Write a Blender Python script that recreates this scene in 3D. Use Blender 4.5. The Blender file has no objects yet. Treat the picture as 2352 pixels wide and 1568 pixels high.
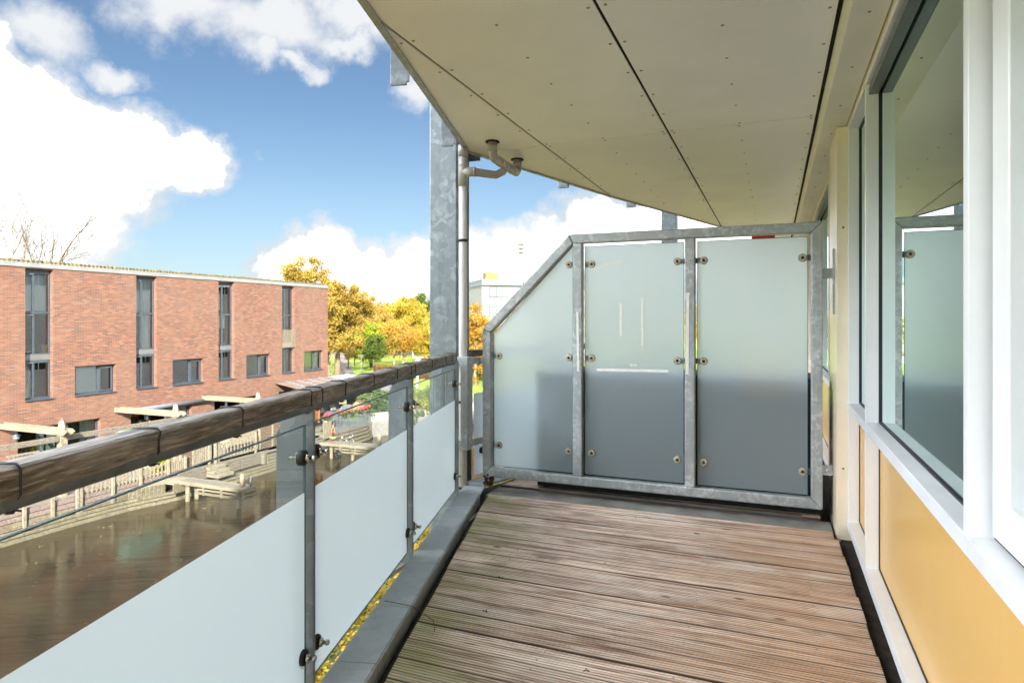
import bpy, bmesh, math, random
import numpy as np
from mathutils import Vector, Matrix
R_ = random.Random(7)
scene = bpy.context.scene
C = scene.collection
# ------------------------------------------------------------------ camera
H = 1.38; FPX = 1473.0; HOR = 735.0; CX = 1176.0
TH = math.atan((1778 - CX) / FPX)
FW = (-math.sin(TH), math.cos(TH)); RT = (math.cos(TH), math.sin(TH))
cam_d = bpy.data.cameras.new('camera'); cam = bpy.data.objects.new('camera', cam_d); C.objects.link(cam)
cam.location = (0, 0, H); cam.rotation_euler = (math.pi / 2, 0, TH)
cam_d.sensor_width = 36; cam_d.lens = 36 * FPX / 2352
cam_d.shift_y = -(784 - HOR) / 2352
cam_d.clip_start = 0.05; cam_d.clip_end = 3000
scene.camera = cam
# ------------------------------------------------------------------ sun + exposure
EXPO = 3.15
SUN_EL = math.radians(25); SUN_AZ = math.atan2(0.54, -0.84)
sd = Vector((math.sin(SUN_AZ) * math.cos(SUN_EL), math.cos(SUN_AZ) * math.cos(SUN_EL), math.sin(SUN_EL)))
sl = bpy.data.lights.new('sun', 'SUN'); sl.energy = 2.0; sl.angle = math.radians(0.6); sl.color = (1, .93, .82)
so = bpy.data.objects.new('sun', sl); C.objects.link(so); so.location = (20, -30, 40)
so.rotation_euler = sd.to_track_quat('Z', 'Y').to_euler()
vs = scene.view_settings; vs.view_transform = 'Standard'; vs.look = 'None'; vs.gamma = 1; vs.use_curve_mapping = False; vs.exposure = EXPO
scene.cycles.max_bounces = 10; scene.cycles.transparent_max_bounces = 24; scene.cycles.diffuse_bounces = 5
def ray(u, v):
    a = (u - CX) / FPX
    return Vector((FW[0] + a * RT[0], FW[1] + a * RT[1], -(v - HOR) / FPX))
def at(u, v, x=None, y=None, z=None, dep=None):
    D = ray(u, v)
    t = dep if dep is not None else x / D[0] if x is not None else y / D[1] if y is not None else (z - H) / D[2]
    return Vector((0, 0, H)) + D * t
# ------------------------------------------------------------------ node helper
class NT:
    def __init__(s, tree): s.t = tree; s.n = tree.nodes; s.l = tree.links
    def add(s, typ, ins=None, **kw):
        n = s.n.new(typ)
        for k, v in kw.items(): setattr(n, k, v)
        for k, v in (ins or {}).items():
            if hasattr(v, 'is_output') or isinstance(v, bpy.types.NodeSocket): s.l.new(v, n.inputs[k])
            else: n.inputs[k].default_value = v
        return n
    def math(s, op, a, b=0.0, c=None, clamp=False):
        d = {0: a, 1: b}
        if c is not None: d[2] = c
        return s.add('ShaderNodeMath', d, operation=op, use_clamp=clamp).outputs[0]
    def vm(s, op, a, b=(0, 0, 0)): return s.add('ShaderNodeVectorMath', {0: a, 1: b}, operation=op)
    def noise(s, vec, scale=5., detail=4., rough=.55, dist=0.):
        return s.add('ShaderNodeTexNoise', {'Vector': vec, 'Scale': scale, 'Detail': detail, 'Roughness': rough, 'Distortion': dist}).outputs['Fac']
    def vor(s, vec, scale, feature='F1'):
        return s.add('ShaderNodeTexVoronoi', {'Vector': vec, 'Scale': scale}, feature=feature)
    def ramp(s, fac, pts, interp='LINEAR'):
        r = s.add('ShaderNodeValToRGB', {0: fac}); cr = r.color_ramp; cr.interpolation = interp
        while len(cr.elements) < len(pts): cr.elements.new(1)
        for e, (p, c) in zip(cr.elements, pts): e.position = p; e.color = (*c, 1) if len(c) == 3 else c
        return r.outputs[0]
    def smooth(s, v, a, b): return s.add('ShaderNodeMapRange', {0: v, 1: a, 2: b, 3: 0., 4: 1.}, interpolation_type='SMOOTHSTEP').outputs[0]
    def mix(s, f, a, b, blend='MIX'):
        m = s.add('ShaderNodeMix', data_type='RGBA', blend_type=blend)
        for i, v in ((0, f), (6, a), (7, b)):
            if isinstance(v, bpy.types.NodeSocket): s.l.new(v, m.inputs[i])
            elif i == 0: m.inputs[0].default_value = v
            else: m.inputs[i].default_value = (*v, 1) if len(v) == 3 else v
        return m.outputs[2]
    def scale(s, vec, sc): return s.vm('MULTIPLY', vec, sc).outputs[0]
    def bump(s, h, strength=.3, dist=.01, normal=None):
        d = {'Strength': strength, 'Distance': dist, 'Height': h}
        if normal is not None: d['Normal'] = normal
        return s.add('ShaderNodeBump', d).outputs[0]
# ------------------------------------------------------------------ world: Nishita sky with cumulus clouds
world = bpy.data.worlds.new('World'); scene.world = world; world.use_nodes = True
w = NT(world.node_tree); w.n.clear()
sky = w.add('ShaderNodeTexSky', sky_type='NISHITA', sun_disc=False, sun_elevation=SUN_EL, sun_rotation=SUN_AZ, air_density=1.0, dust_density=.6, ozone_density=1.3)
dirv = w.add('ShaderNodeTexCoord').outputs['Generated']
dirn = w.vm('NORMALIZE', dirv).outputs[0]
sx = w.add('ShaderNodeSeparateXYZ', {0: dirn})
az = w.math('ARCTAN2', sx.outputs[0], sx.outputs[1]); el = w.math('ARCSINE', sx.outputs[2])
n1 = w.noise(dirn, 6., 9., .58); n2 = w.noise(w.vm('ADD', dirn, (3.1, 1.7, .4)).outputs[0], 6., 9., .58)
wx = w.math('ADD', az, w.math('MULTIPLY', w.math('SUBTRACT', n1, .5), .22))
wy = w.math('ADD', el, w.math('MULTIPLY', w.math('SUBTRACT', n2, .5), .18))
wv = w.add('ShaderNodeCombineXYZ', {0: wx, 1: wy, 2: 0.}).outputs[0]
def blob_params(u, v, ru, rv):
    d = ray(u, v); a = (u - CX) / FPX
    return math.atan2(d[0], d[1]), math.atan2(d[2], math.hypot(d[0], d[1])), ru / (FPX * (1 + a * a)), rv / (FPX * math.sqrt(1 + a * a))
BL = [(60, 330, 300, 200, 1), (250, 350, 220, 150, 1), (400, 390, 150, 85, 1), (180, 500, 230, 110, 1), (20, 560, 380, 100, 1), (-150, 250, 300, 250, 1),
      (90, 60, 190, 90, .62), (480, 10, 230, 80, .85), (640, 55, 170, 85, .85), (790, 30, 130, 60, .7), (620, 135, 75, 60, .55), (320, 160, 95, 42, .5), (925, 210, 85, 48, .5), (770, 95, 80, 38, .5), (700, 160, 70, 35, .35),
      (690, 640, 110, 85, 1), (745, 610, 95, 85, 1), (860, 640, 130, 90, 1), (960, 620, 110, 90, 1), (1100, 600, 130, 95, 1), (1200, 570, 110, 100, 1), (1290, 560, 130, 110, 1), (1400, 560, 150, 115, 1), (1520, 560, 160, 105, 1), (1700, 560, 260, 130, 1)]
dens = None; densw = None
for (u, v, ru, rv, wt) in BL:
    a0, e0, ra, re = blob_params(u, v, ru, rv)
    ln = w.vm('LENGTH', w.scale(w.vm('SUBTRACT', wv, (a0, e0, 0)).outputs[0], (1 / ra, 1 / re, 0))).outputs['Value']
    b = w.math('SUBTRACT', 1., ln)
    if wt < 1: b = w.math('SUBTRACT', b, (1 - wt) * .3); densw = b if densw is None else w.math('MAXIMUM', densw, b)
    else: dens = b if dens is None else w.math('MAXIMUM', dens, b)
# the rest of the sky: scattered cumulus of the same kind
inview = w.smooth(w.vm('LENGTH', w.scale(w.vm('SUBTRACT', wv, (-.42, .2, 0)).outputs[0], (1 / .85, 1 / .72, 0))).outputs['Value'], .85, 1.15)
nc = w.noise(w.scale(dirn, (1, 1, 1.7)), 2.3, 9., .58)
dens2 = w.math('MULTIPLY', w.math('SUBTRACT', nc, .49), 2.6)
band = w.math('MULTIPLY', w.math('SUBTRACT', .20, el), 1.4)
dens2 = w.math('MAXIMUM', dens2, w.math('ADD', band, w.math('MULTIPLY', w.math('SUBTRACT', nc, .5), 1.5)))
dens2 = w.math('SUBTRACT', w.math('MULTIPLY', w.math('ADD', dens2, 1.), inview), 1.)
dens = w.math('MAXIMUM', dens, dens2)
fine = w.noise(dirn, 20., 10., .62)
fx = w.math('MULTIPLY', w.math('SUBTRACT', fine, .5), .62)
dd = w.math('ADD', dens, fx); ddw = w.math('ADD', densw, w.math('MULTIPLY', fx, 1.5))
edge = w.smooth(dd, -.16, .24); core = w.smooth(dd, .13, .52)
wisp = w.math('MULTIPLY', w.smooth(ddw, -.22, .62), .94)
shade = w.smooth(w.noise(w.vm('ADD', dirn, (.0, .0, .05)).outputs[0], 5., 5., .5), .42, .60)
veil = w.math('MAXIMUM', edge, wisp)
low = w.smooth(el, .32, .14); shade = w.math('MAXIMUM', shade, w.math('MULTIPLY', w.smooth(el, .13, .04), .7))
core = w.math('MULTIPLY', core, w.math('MULTIPLY', w.math('SUBTRACT', 1., w.math('MULTIPLY', shade, .3)), w.math('SUBTRACT', 1., w.math('MULTIPLY', low, .965))))
ccol = w.mix(w.math('MULTIPLY', shade, low), (.70, .71, .72), (.55, .59, .63))
skyb = w.mix(1.0, sky.outputs[0], (.078, .087, .094), 'MULTIPLY')
hz = w.smooth(el, .32, -.02)
skyb = w.mix(w.math('MULTIPLY', hz, .45), skyb, (.45, .59, .74))
col = w.mix(veil, skyb, ccol)
col = w.mix(core, col, (32.5, 34.0, 36.2))
bg = w.add('ShaderNodeBackground', {0: col, 1: 0.15})
wo = w.add('ShaderNodeOutputWorld', {0: bg.outputs[0]})
# ------------------------------------------------------------------ materials
M = {}
def mat(name):
    m = bpy.data.materials.new(name); m.use_nodes = True; t = NT(m.node_tree); t.n.clear()
    out = t.add('ShaderNodeOutputMaterial'); M[name] = m
    return t, out
def pbr(t, out, **kw):
    p = t.add('ShaderNodeBsdfPrincipled', {k.replace('_', ' '): v for k, v in kw.items()})
    t.l.new(p.outputs[0], out.inputs[0]); return p
def oc(t): return t.add('ShaderNodeTexCoord').outputs['Object']
def rnd(t): return t.add('ShaderNodeObjectInfo').outputs['Random']
def c4(c): return (*c, 1)
def simple(name, col, rough=.5, metal=0., var=.12, scale=8., bump=0., bs=60., spec=.5, dirt=0.):
    t, o = mat(name); co = oc(t)
    n = t.noise(co, scale, 5.)
    dk = tuple(x * (1 - var) for x in col); lt = tuple(min(1, x * (1 + var)) for x in col)
    c = t.mix(t.smooth(n, .3, .7), dk, lt)
    if dirt:
        c = t.mix(t.math('MULTIPLY', t.smooth(t.noise(co, 2.2, 8., .7), .5, .8), dirt), c, tuple(x * .35 for x in col))
    kw = dict(Base_Color=c, Roughness=t.math('ADD', rough - .06, t.math('MULTIPLY', n, .12)), Metallic=metal)
    kw['Specular_IOR_Level'] = spec
    if bump: kw['Normal'] = t.bump(t.noise(co, bs, 3.), bump, .004)
    pbr(t, o, **kw)
    return M[name]
# galvanised steel: warped spangle patches
def galv(name, a, b, metal=.55, rough=.42, sc=42.):
    t, o = mat(name); co = oc(t)
    wn = t.add('ShaderNodeTexNoise', {'Vector': co, 'Scale': 9., 'Detail': 3.}).outputs['Color']
    cw = t.vm('ADD', co, t.scale(wn, (.10, .10, .10))).outputs[0]
    v = t.vor(cw, sc); v2 = t.vor(cw, sc * .37)
    g = t.add('ShaderNodeSeparateColor', {0: v.outputs['Color']}).outputs[0]; g2 = t.add('ShaderNodeSeparateColor', {0: v2.outputs['Color']}).outputs[1]
    f = t.math('ADD', t.math('MULTIPLY', t.smooth(g, .35, 1.), .55), t.math('MULTIPLY', t.smooth(g2, .55, .9), .22))
    f = t.math('MULTIPLY', f, t.smooth(t.noise(co, 3.5, 4.), .32, .62))
    f = t.math('ADD', f, t.math('MULTIPLY', t.noise(co, 140., 3.), .18))
    c = t.mix(f, a, b)
    c = t.mix(t.math('MULTIPLY', t.smooth(t.noise(t.scale(co, (9, 9, 1.2)), 2., 4.), .5, .75), .35), c, tuple(x * .6 for x in a))
    pbr(t, o, Base_Color=c, Metallic=metal, Roughness=t.math('ADD', rough - .1, t.math('MULTIPLY', t.noise(co, 30., 4.), .25)), Normal=t.bump(t.noise(co, 180., 2.), .15, .002))
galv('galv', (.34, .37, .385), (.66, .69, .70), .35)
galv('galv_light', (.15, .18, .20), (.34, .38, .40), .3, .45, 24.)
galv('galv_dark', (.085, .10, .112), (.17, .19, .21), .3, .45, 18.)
galv('coping_metal', (.30, .34, .365), (.46, .50, .53), .15, .5, 7.)
simple('steel_dark', (.03, .033, .037), .5, .2, .3, 30.)
simple('stainless', (.55, .54, .50), .25, 1., .15, 60.)
simple('rust_washer', (.5, .44, .34), .5, .5, .35, 120.)
simple('rubber', (.012, .012, .012), .55, 0, .2, 30.)
simple('cable_tie', (.012, .013, .018), .28, 0, .1, 30.)
simple('pvc', (.62, .62, .61), .33, 0, .05, 4., spec=.6, dirt=.12)
simple('pvc_dark', (.40, .39, .375), .35, 0, .08, 4., spec=.6, dirt=.3)
simple('white_frame', (.86, .87, .88), .34, 0, .02, 3., .05, 300., dirt=.10)
simple('white_sill', (.80, .82, .85), .4, 0, .05, 5., .06, 200., dirt=.18)
simple('gasket', (.01, .012, .018), .5)
simple('cream', (.86, .76, .57), .3, 0, .04, 3., .06, 300.)
simple('ceiling_panel', (.89, .88, .88), .42, 0, .035, 1.3, .08, 380., spec=.4, dirt=.04)
simple('beam_paint', (.83, .78, .66), .4, 0, .04, 2., .06, 300.)
simple('joint_black', (.006, .006, .007), .8)
simple('render_dark', (.16, .16, .16), .9, 0, .2, 3.)
simple('wall_white', (.72, .71, .68), .7, 0, .06, 3., .1, 60., dirt=.2)
simple('room_dark', (.045, .055, .055), .8, 0, .2, 2.)
simple('box_dark', (.02, .024, .026), .5, 0, .15, 8., spec=.3)
simple('concrete', (.20, .195, .18), .85, 0, .2, 6., .3, 90., dirt=.4)
simple('tape', (.86, .86, .82), .6, 0, .06, 30.)
simple('frame_anthracite', (.055, .072, .09), .4, 0, .1, 4.)
simple('anth_light', (.14, .165, .18), .35, 0, .05, 4.)
simple('zinc', (.17, .175, .17), .5, .2, .1, 2., dirt=.2)
simple('louvre_wood', (.17, .125, .09), .75, 0, .25, 12.)
simple('cedar', (.30, .11, .04), .65, 0, .3, 12.)
simple('plastic_yellow', (.8, .55, .02), .4)
simple('fabric_grey', (.13, .13, .15), .9, 0, .2, 8.)
simple('fabric_cream', (.33, .28, .19), .9, 0, .15, 8.)
simple('planter_white', (.33, .32, .28), .7, 0, .1, 5., dirt=.35)
simple('terracotta', (.42, .17, .08), .8, 0, .2, 8.)
simple('pot_green', (.25, .42, .35), .6)
simple('road_grey', (.12, .11, .105), .9, 0, .15, 4.)
simple('awning_metal', (.16, .18, .20), .4, .3, .1, 4.)
simple('house_brick_far', (.10, .055, .045), .9, 0, .25, 3.)
simple('roof_far', (.10, .06, .045), .9, 0, .3, 2.)
simple('white_paint', (.42, .42, .40), .5, 0, .04, 2., dirt=.1)
simple('sign_blue', (.03, .14, .45), .4)
simple('bark', (.16, .12, .08), .9, 0, .35, 9., .5, 30.)
simple('bark_pale', (.27, .22, .14), .85, 0, .3, 6.)
simple('twig', (.17, .13, .09), .9, 0, .3, 6.)
simple('petal_red', (.75, .04, .07), .6, 0, .2, 20.)
simple('petal_yellow', (.85, .6, .03), .6)
simple('petal_orange', (.55, .10, .02), .6)
simple('wicker', (.30, .21, .11), .8, 0, .2, 40.)
simple('debris', (.06, .03, .018), .9, 0, .5, 60.)
simple('poly_roof', (.20, .145, .12), .25, 0, .08, 3.)
simple('soil', (.035, .025, .018), .95, 0, .4, 20.)
# weathered rail wood: grain along x of its own frame
def wood(name, cols, gx=1.2, gy=28., grey=.5, green=0., rough=.75, wet=None):
    t, o = mat(name); co = oc(t); r = rnd(t)
    off = t.add('ShaderNodeCombineXYZ', {0: t.math('MULTIPLY', r, 37.), 1: t.math('MULTIPLY', r, 11.), 2: 0.}).outputs[0]
    cc = t.vm('ADD', co, off).outputs[0]
    wrp = t.vm('ADD', t.scale(cc, (gx, gy, gy)), t.scale(t.add('ShaderNodeTexNoise', {'Vector': cc, 'Scale': 2.5}).outputs['Color'], (0, 2.2, 2.2))).outputs[0]
    g = t.noise(wrp, 1., 7., .65); g2 = t.noise(t.scale(cc, (gx * 3, gy * 5, gy * 5)), 1., 3., .6)
    c = t.ramp(g, [(.34, cols[0]), (.5, cols[1]), (.64, cols[2])])
    c = t.mix(t.math('MULTIPLY', t.smooth(g2, .55, .8), .55), c, cols[0])
    big = t.smooth(t.noise(t.scale(cc, (.8, 2.5, 2.5)), 1.6, 4.), .35, .68)
    c = t.mix(t.math('MULTIPLY', big, grey), c, cols[3])
    if name == 'rail_wood':
        fl = t.noise(t.scale(cc, (11, 120, 120)), 1., 3., .6); c = t.mix(t.math('MULTIPLY', t.smooth(fl, .52, .62), .55), c, (.40, .36, .31)); c = t.mix(t.math('MULTIPLY', t.smooth(fl, .46, .38), .6), c, (.04, .03, .022)); g2 = t.math('ADD', g2, fl)
    if green: c = t.mix(t.math('MULTIPLY', t.smooth(t.noise(cc, 3., 5.), .5, .75), green), c, (.16, .17, .045))
    pbr(t, o, Base_Color=c, Roughness=rough, Normal=t.bump(t.math('ADD', g, t.math('MULTIPLY', g2, .6)), .5, .004))
wood('rail_wood', [(.035, .025, .018), (.15, .115, .085), (.30, .25, .20), (.25, .235, .22)], 1.6, 30., .5, .15, .6)
wood('pale_wood', [(.135, .113, .075), (.235, .205, .145), (.300, .265, .200), (.210, .193, .155)], .9, 14., .5, .12)
wood('pale_wood_z', [(.135, .113, .075), (.235, .205, .145), (.300, .265, .200), (.210, .193, .155)], 10., 10., .5, .1)
wood('grey_wood', [(.074, .062, .046), (.161, .140, .112), (.223, .192, .155), (.186, .167, .136)], .9, 16., .5, .25)
wood('purple_wood', [(.108, .075, .063), (.198, .153, .135), (.258, .210, .186), (.180, .162, .144)], .9, 16., .5, .05)
wood('quay_wood', [(.088, .072, .047), (.187, .162, .110), (.259, .231, .171), (.149, .132, .094)], .8, 12., .6, .35)
# deck planks: worn grey ridges, brown near the wall, algae near the coping
t, o = mat('deck_wood')
co = oc(t); r = rnd(t); gp = t.add('ShaderNodeNewGeometry').outputs['Position']
off = t.add('ShaderNodeCombineXYZ', {0: t.math('MULTIPLY', r, 53.), 1: t.math('MULTIPLY', r, 17.), 2: 0.}).outputs[0]
cc = t.vm('ADD', co, off).outputs[0]
wrp = t.vm('ADD', t.scale(cc, (.9, 30, 1)), t.scale(t.add('ShaderNodeTexNoise', {'Vector': cc, 'Scale': 1.6}).outputs['Color'], (0, 1.5, 0))).outputs[0]
g = t.noise(wrp, 1., 8., .68); g2 = t.noise(t.scale(cc, (5., 130., 1.)), 1., 4., .6)
kv = t.vor(t.scale(cc, (3.1, 7.5, 1.)), 1.); kn = t.smooth(kv.outputs['Distance'], .13, .05)
kn = t.math('MULTIPLY', kn, t.smooth(t.add('ShaderNodeSeparateColor', {0: kv.outputs['Color']}).outputs[0], .45, .5))
c = t.ramp(g, [(.34, (.12, .065, .045)), (.43, (.46, .31, .24)), (.52, (.72, .58, .48)), (.66, (.88, .79, .71))])
c = t.mix(t.math('MULTIPLY', t.smooth(g2, .50, .66), .62), c, (.08, .042, .028))
sp = t.add('ShaderNodeSeparateXYZ', {0: gp})
c = t.mix(1., c, t.mix(t.math('FRACT', t.math('MULTIPLY', r, 7.3)), (.74, .72, .70), (1.14, 1.13, 1.12)), 'MULTIPLY')
dk = t.math('ADD', t.math('MULTIPLY', t.math('ADD', sp.outputs[0], 1.412), .9626), t.math('MULTIPLY', t.math('SUBTRACT', sp.outputs[1], 2.02), .271))
nb = t.noise(t.scale(gp, (1.4, 3.2, 1)), 1.6, 6., .62)
brown = t.smooth(t.math('ADD', sp.outputs[0], t.math('MULTIPLY', t.math('SUBTRACT', nb, .5), 1.6)), -.9, .35)
c = t.mix(t.math('MULTIPLY', brown, .62), c, t.mix(g, (.16, .07, .035), (.80, .50, .29)))
blot = t.smooth(t.noise(t.scale(gp, (.8, 3.0, 1)), 2.3, 6., .6), .54, .7)
c = t.mix(t.math('MULTIPLY', blot, .62), c, (.15, .08, .055))
wash = t.smooth(t.noise(t.scale(gp, (1.1, 2.4, 1)), 1.7, 5., .6), .5, .72)
c = t.mix(t.math('MULTIPLY', wash, .4), c, (.80, .75, .70))
alg = t.smooth(t.math('ADD', t.math('MULTIPLY', dk, -1.), t.math('MULTIPLY', t.math('SUBTRACT', nb, .5), 1.3)), -.52, .0)
alg2 = t.math('MULTIPLY', alg, t.smooth(t.noise(t.scale(gp, (1., 1.5, 1)), 1.9, 3.), .36, .58))
c = t.mix(t.math('MULTIPLY', alg2, .68), c, t.mix(g2, (.14, .145, .03), (.42, .44, .18)))
c = t.mix(t.math('MULTIPLY', kn, .85), c, (.06, .025, .014))
pt = t.add('ShaderNodeAttribute', attribute_name='groove').outputs['Fac']
c = t.mix(t.math('MULTIPLY', pt, .9), c, (.03, .018, .012))
pbr(t, o, Base_Color=c, Roughness=.72, Normal=t.bump(t.math('ADD', g, g2), .45, .003))
# brick
t, o = mat('brick')
gp = oc(t); s = t.add('ShaderNodeSeparateXYZ', {0: gp})
bv = t.add('ShaderNodeCombineXYZ', {0: t.math('ADD', s.outputs[1], s.outputs[0]), 1: s.outputs[2], 2: 0.}).outputs[0]
b = t.add('ShaderNodeTexBrick', {'Vector': bv, 'Color1': (0, 0, 0, 1), 'Color2': (1, 1, 1, 1), 'Mortar': (.5, .5, .5, 1), 'Scale': 1., 'Mortar Size': .006, 'Mortar Smooth': .3, 'Bias': 0., 'Brick Width': .215, 'Row Height': .0625}, offset=.5)
bc = t.ramp(b.outputs['Color'], [(0, (.085, .055, .05)), (.1, (.115, .058, .045)), (.4, (.17, .068, .042)), (.78, (.205, .085, .05)), (1, (.23, .12, .08))])
bc = t.mix(t.math('MULTIPLY', t.smooth(t.noise(gp, .5, 6., .65), .38, .64), .38), bc, (.205, .12, .085))
bc = t.mix(b.outputs['Fac'], bc, (.205, .15, .115))
pbr(t, o, Base_Color=bc, Roughness=.85, Normal=t.bump(t.math('SUBTRACT', 1., b.outputs['Fac']), .6, .01))
# yellow glossy spandrel
t, o = mat('yellow_panel'); co = oc(t)
n = t.noise(co, 2., 3.)
pbr(t, o, Base_Color=t.mix(n, (.74, .44, .12), (.80, .50, .16)), Roughness=.27, Specular_IOR_Level=.5, Normal=t.bump(t.noise(co, 260., 2.), .08, .002))
# clear glass sheets (thin, so no refraction): tint + fresnel mirror
def glass(name, tint, boost=1.0, dirt=.02, ior=1.5, gc=(1, 1, 1)):
    t, o = mat(name); co = oc(t)
    tr = t.add('ShaderNodeBsdfTransparent', {0: c4(tint)}); gl = t.add('ShaderNodeBsdfGlossy', {0: c4(gc), 'Roughness': 0.0})
    fr = t.add('ShaderNodeFresnel', {0: ior}).outputs[0]
    m = t.add('ShaderNodeMixShader', {0: t.math('MULTIPLY', fr, boost, clamp=True), 1: tr.outputs[0], 2: gl.outputs[0]})
    df = t.add('ShaderNodeBsdfDiffuse', {0: (.7, .75, .75, 1)})
    m2 = t.add('ShaderNodeMixShader', {0: t.math('ADD', dirt, t.math('MULTIPLY', t.smooth(t.noise(co, 3., 6., .65), .45, .8), dirt * 1.5)), 1: m.outputs[0], 2: df.outputs[0]})
    t.l.new(m2.outputs[0], o.inputs[0])
glass('clear_glass', (.93, .97, .96), .85, .035)
glass('window_glass', (.72, .86, .83), 2.3, .01, gc=(.84, .97, .95))
glass('far_glass', (.75, .82, .82), 3.0, .0)
simple('glass_edge', (.07, .13, .14), .6, 0, .05, 4., spec=.15)
def frosted(name, refl=.9, k=1., fwd=0):
    t, o = mat(name); co = oc(t)
    st = t.noise(t.scale(co, (1.5, 1.5, 120.)), 1., 3.)
    df = t.add('ShaderNodeBsdfDiffuse', {0: c4((.63 * k, .76 * k, .82 * k))}); tl = t.add('ShaderNodeBsdfTranslucent', {0: c4((.82 * k, .94 * k, 1. * k))})
    m = t.add('ShaderNodeMixShader', {0: t.math('ADD', .60, t.math('MULTIPLY', st, .04)), 1: df.outputs[0], 2: tl.outputs[0]})
    if fwd:
        rf_ = t.add('ShaderNodeBsdfRefraction', {0: c4((.88, .96, 1.)), 'Roughness': .75, 'IOR': 1.35}); m = t.add('ShaderNodeMixShader', {0: fwd, 1: m.outputs[0], 2: rf_.outputs[0]})
    gl = t.add('ShaderNodeBsdfGlossy', {0: (1, 1, 1, 1), 'Roughness': .015}); fr = t.add('ShaderNodeFresnel', {0: 1.5}).outputs[0]
    m2 = t.add('ShaderNodeMixShader', {0: t.math('MULTIPLY', fr, refl, clamp=True), 1: m.outputs[0], 2: gl.outputs[0]})
    t.l.new(m2.outputs[0], o.inputs[0])
frosted('frosted_glass', .9, 1., .26)
frosted('frosted_film', .8, .60)
# water
t, o = mat('canal_water'); co = oc(t)
rp = t.noise(t.scale(co, (1.8, 4.6, 1)), 1.6, 5., .6, .2); rp2 = t.noise(t.scale(co, (3., 9., 1)), 1., 3., .5, .3)
mud = t.mix(t.smooth(t.noise(co, .35, 5.), .35, .7), (.026, .020, .009), (.040, .031, .014))
pbr(t, o, Base_Color=mud, Roughness=.05, IOR=1.33, Normal=t.bump(t.math('ADD', rp, t.math('MULTIPLY', rp2, .45)), .13, .035))
# ground kinds
t, o = mat('grass'); co = oc(t)
gcol = t.mix(t.smooth(t.noise(co, .22, 6., .6), .35, .68), (.17, .26, .02), (.33, .42, .04))
gcol = t.mix(t.smooth(t.noise(co, 9., 4., .6), .4, .75), gcol, (.11, .18, .016))
lf = t.vor(co, 2.6); lm = t.math('MULTIPLY', t.smooth(lf.outputs['Distance'], .22, .1), t.smooth(t.noise(co, .12, 4.), .48, .62))
gcol = t.mix(t.math('MULTIPLY', lm, .8), gcol, (.45, .26, .03))
pbr(t, o, Base_Color=gcol, Roughness=.9, Normal=t.bump(t.noise(co, 14., 5., .7), .6, .05))
t, o = mat('leafy_ground'); co = oc(t)
v = t.vor(co, 11.); lc = t.ramp(t.add('ShaderNodeSeparateColor', {0: v.outputs['Color']}).outputs[0], [(0, (.08, .11, .012)), (.3, (.50, .30, .015)), (.7, (.62, .42, .02)), (1, (.30, .14, .02))])
pbr(t, o, Base_Color=t.mix(t.smooth(v.outputs['Distance'], .35, .6), lc, (.05, .06, .012)), Roughness=.9, Normal=t.bump(v.outputs['Distance'], .8, .03))
t, o = mat('paving'); co = oc(t)
b = t.add('ShaderNodeTexBrick', {'Vector': co, 'Color1': (.14, .125, .118, 1), 'Color2': (.19, .17, .158, 1), 'Mortar': (.08, .07, .06, 1), 'Scale': 1., 'Mortar Size': .02, 'Brick Width': .5, 'Row Height': .5}, offset=.5)
pc = t.mix(t.math('MULTIPLY', t.smooth(t.noise(co, .6, 5.), .5, .75), .4), b.outputs[0], (.33, .2, .08))
pbr(t, o, Base_Color=pc, Roughness=.85)
# leaves
def leaf(name, cols, trans=.45):
    t, o = mat(name); co = oc(t)
    ri = t.add('ShaderNodeNewGeometry').outputs['Random Per Island']
    f = t.math('ADD', t.math('MULTIPLY', ri, .55), t.math('MULTIPLY', t.smooth(t.noise(co, .55, 3.), .3, .7), .45))
    c = t.ramp(f, [(i / (len(cols) - 1), k) for i, k in enumerate(cols)])
    df = t.add('ShaderNodeBsdfPrincipled', {'Base Color': c, 'Roughness': .55, 'Specular IOR Level': .25})
    tl = t.add('ShaderNodeBsdfTranslucent', {0: c})
    m = t.add('ShaderNodeMixShader', {0: trans, 1: df.outputs[0], 2: tl.outputs[0]}); t.l.new(m.outputs[0], o.inputs[0])
leaf('leaf_oak', [(.13, .085, .02), (.32, .215, .035), (.41, .30, .06), (.47, .37, .10)])
leaf('leaf_birch', [(.25, .14, .03), (.38, .23, .05), (.45, .31, .09), (.42, .24, .05)])
leaf('leaf_yellow', [(.20, .17, .02), (.38, .29, .03), (.47, .37, .05), (.50, .42, .10)])
leaf('leaf_lime', [(.09, .15, .012), (.20, .27, .02), (.34, .38, .03), (.44, .38, .04)])
leaf('leaf_green', [(.035, .065, .012), (.065, .11, .018), (.12, .16, .025), (.18, .20, .04)])
leaf('leaf_brown', [(.168, .098, .049), (.252, .154, .084), (.315, .196, .112), (.350, .252, .168)])
leaf('leaf_orange', [(.236, .105, .012), (.372, .198, .019), (.446, .285, .050), (.484, .372, .155)])
leaf('leaf_hedge', [(.070, .049, .010), (.210, .105, .014), (.336, .168, .014), (.392, .252, .021)])
leaf('leaf_ivy', [(.048, .088, .032), (.104, .168, .064), (.192, .256, .112), (.320, .368, .208)])
leaf('leaf_bush', [(.078, .130, .007), (.221, .273, .013), (.377, .377, .039), (.481, .442, .182)])
leaf('leaf_blue', [(.10, .24, .16), (.18, .36, .26), (.26, .44, .32), (.3, .48, .3)])

simple('fascia_zinc', (.25, .255, .25), .5, .1, .08, 2., dirt=.15)
simple('white_render', (.24, .24, .235), .8, 0, .08, 2., dirt=.25)
simple('off_white', (.22, .22, .215), .5, 0, .06, 2.)
simple('screw_metal', (.30, .28, .25), .5, .3, .3, 90.)

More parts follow.
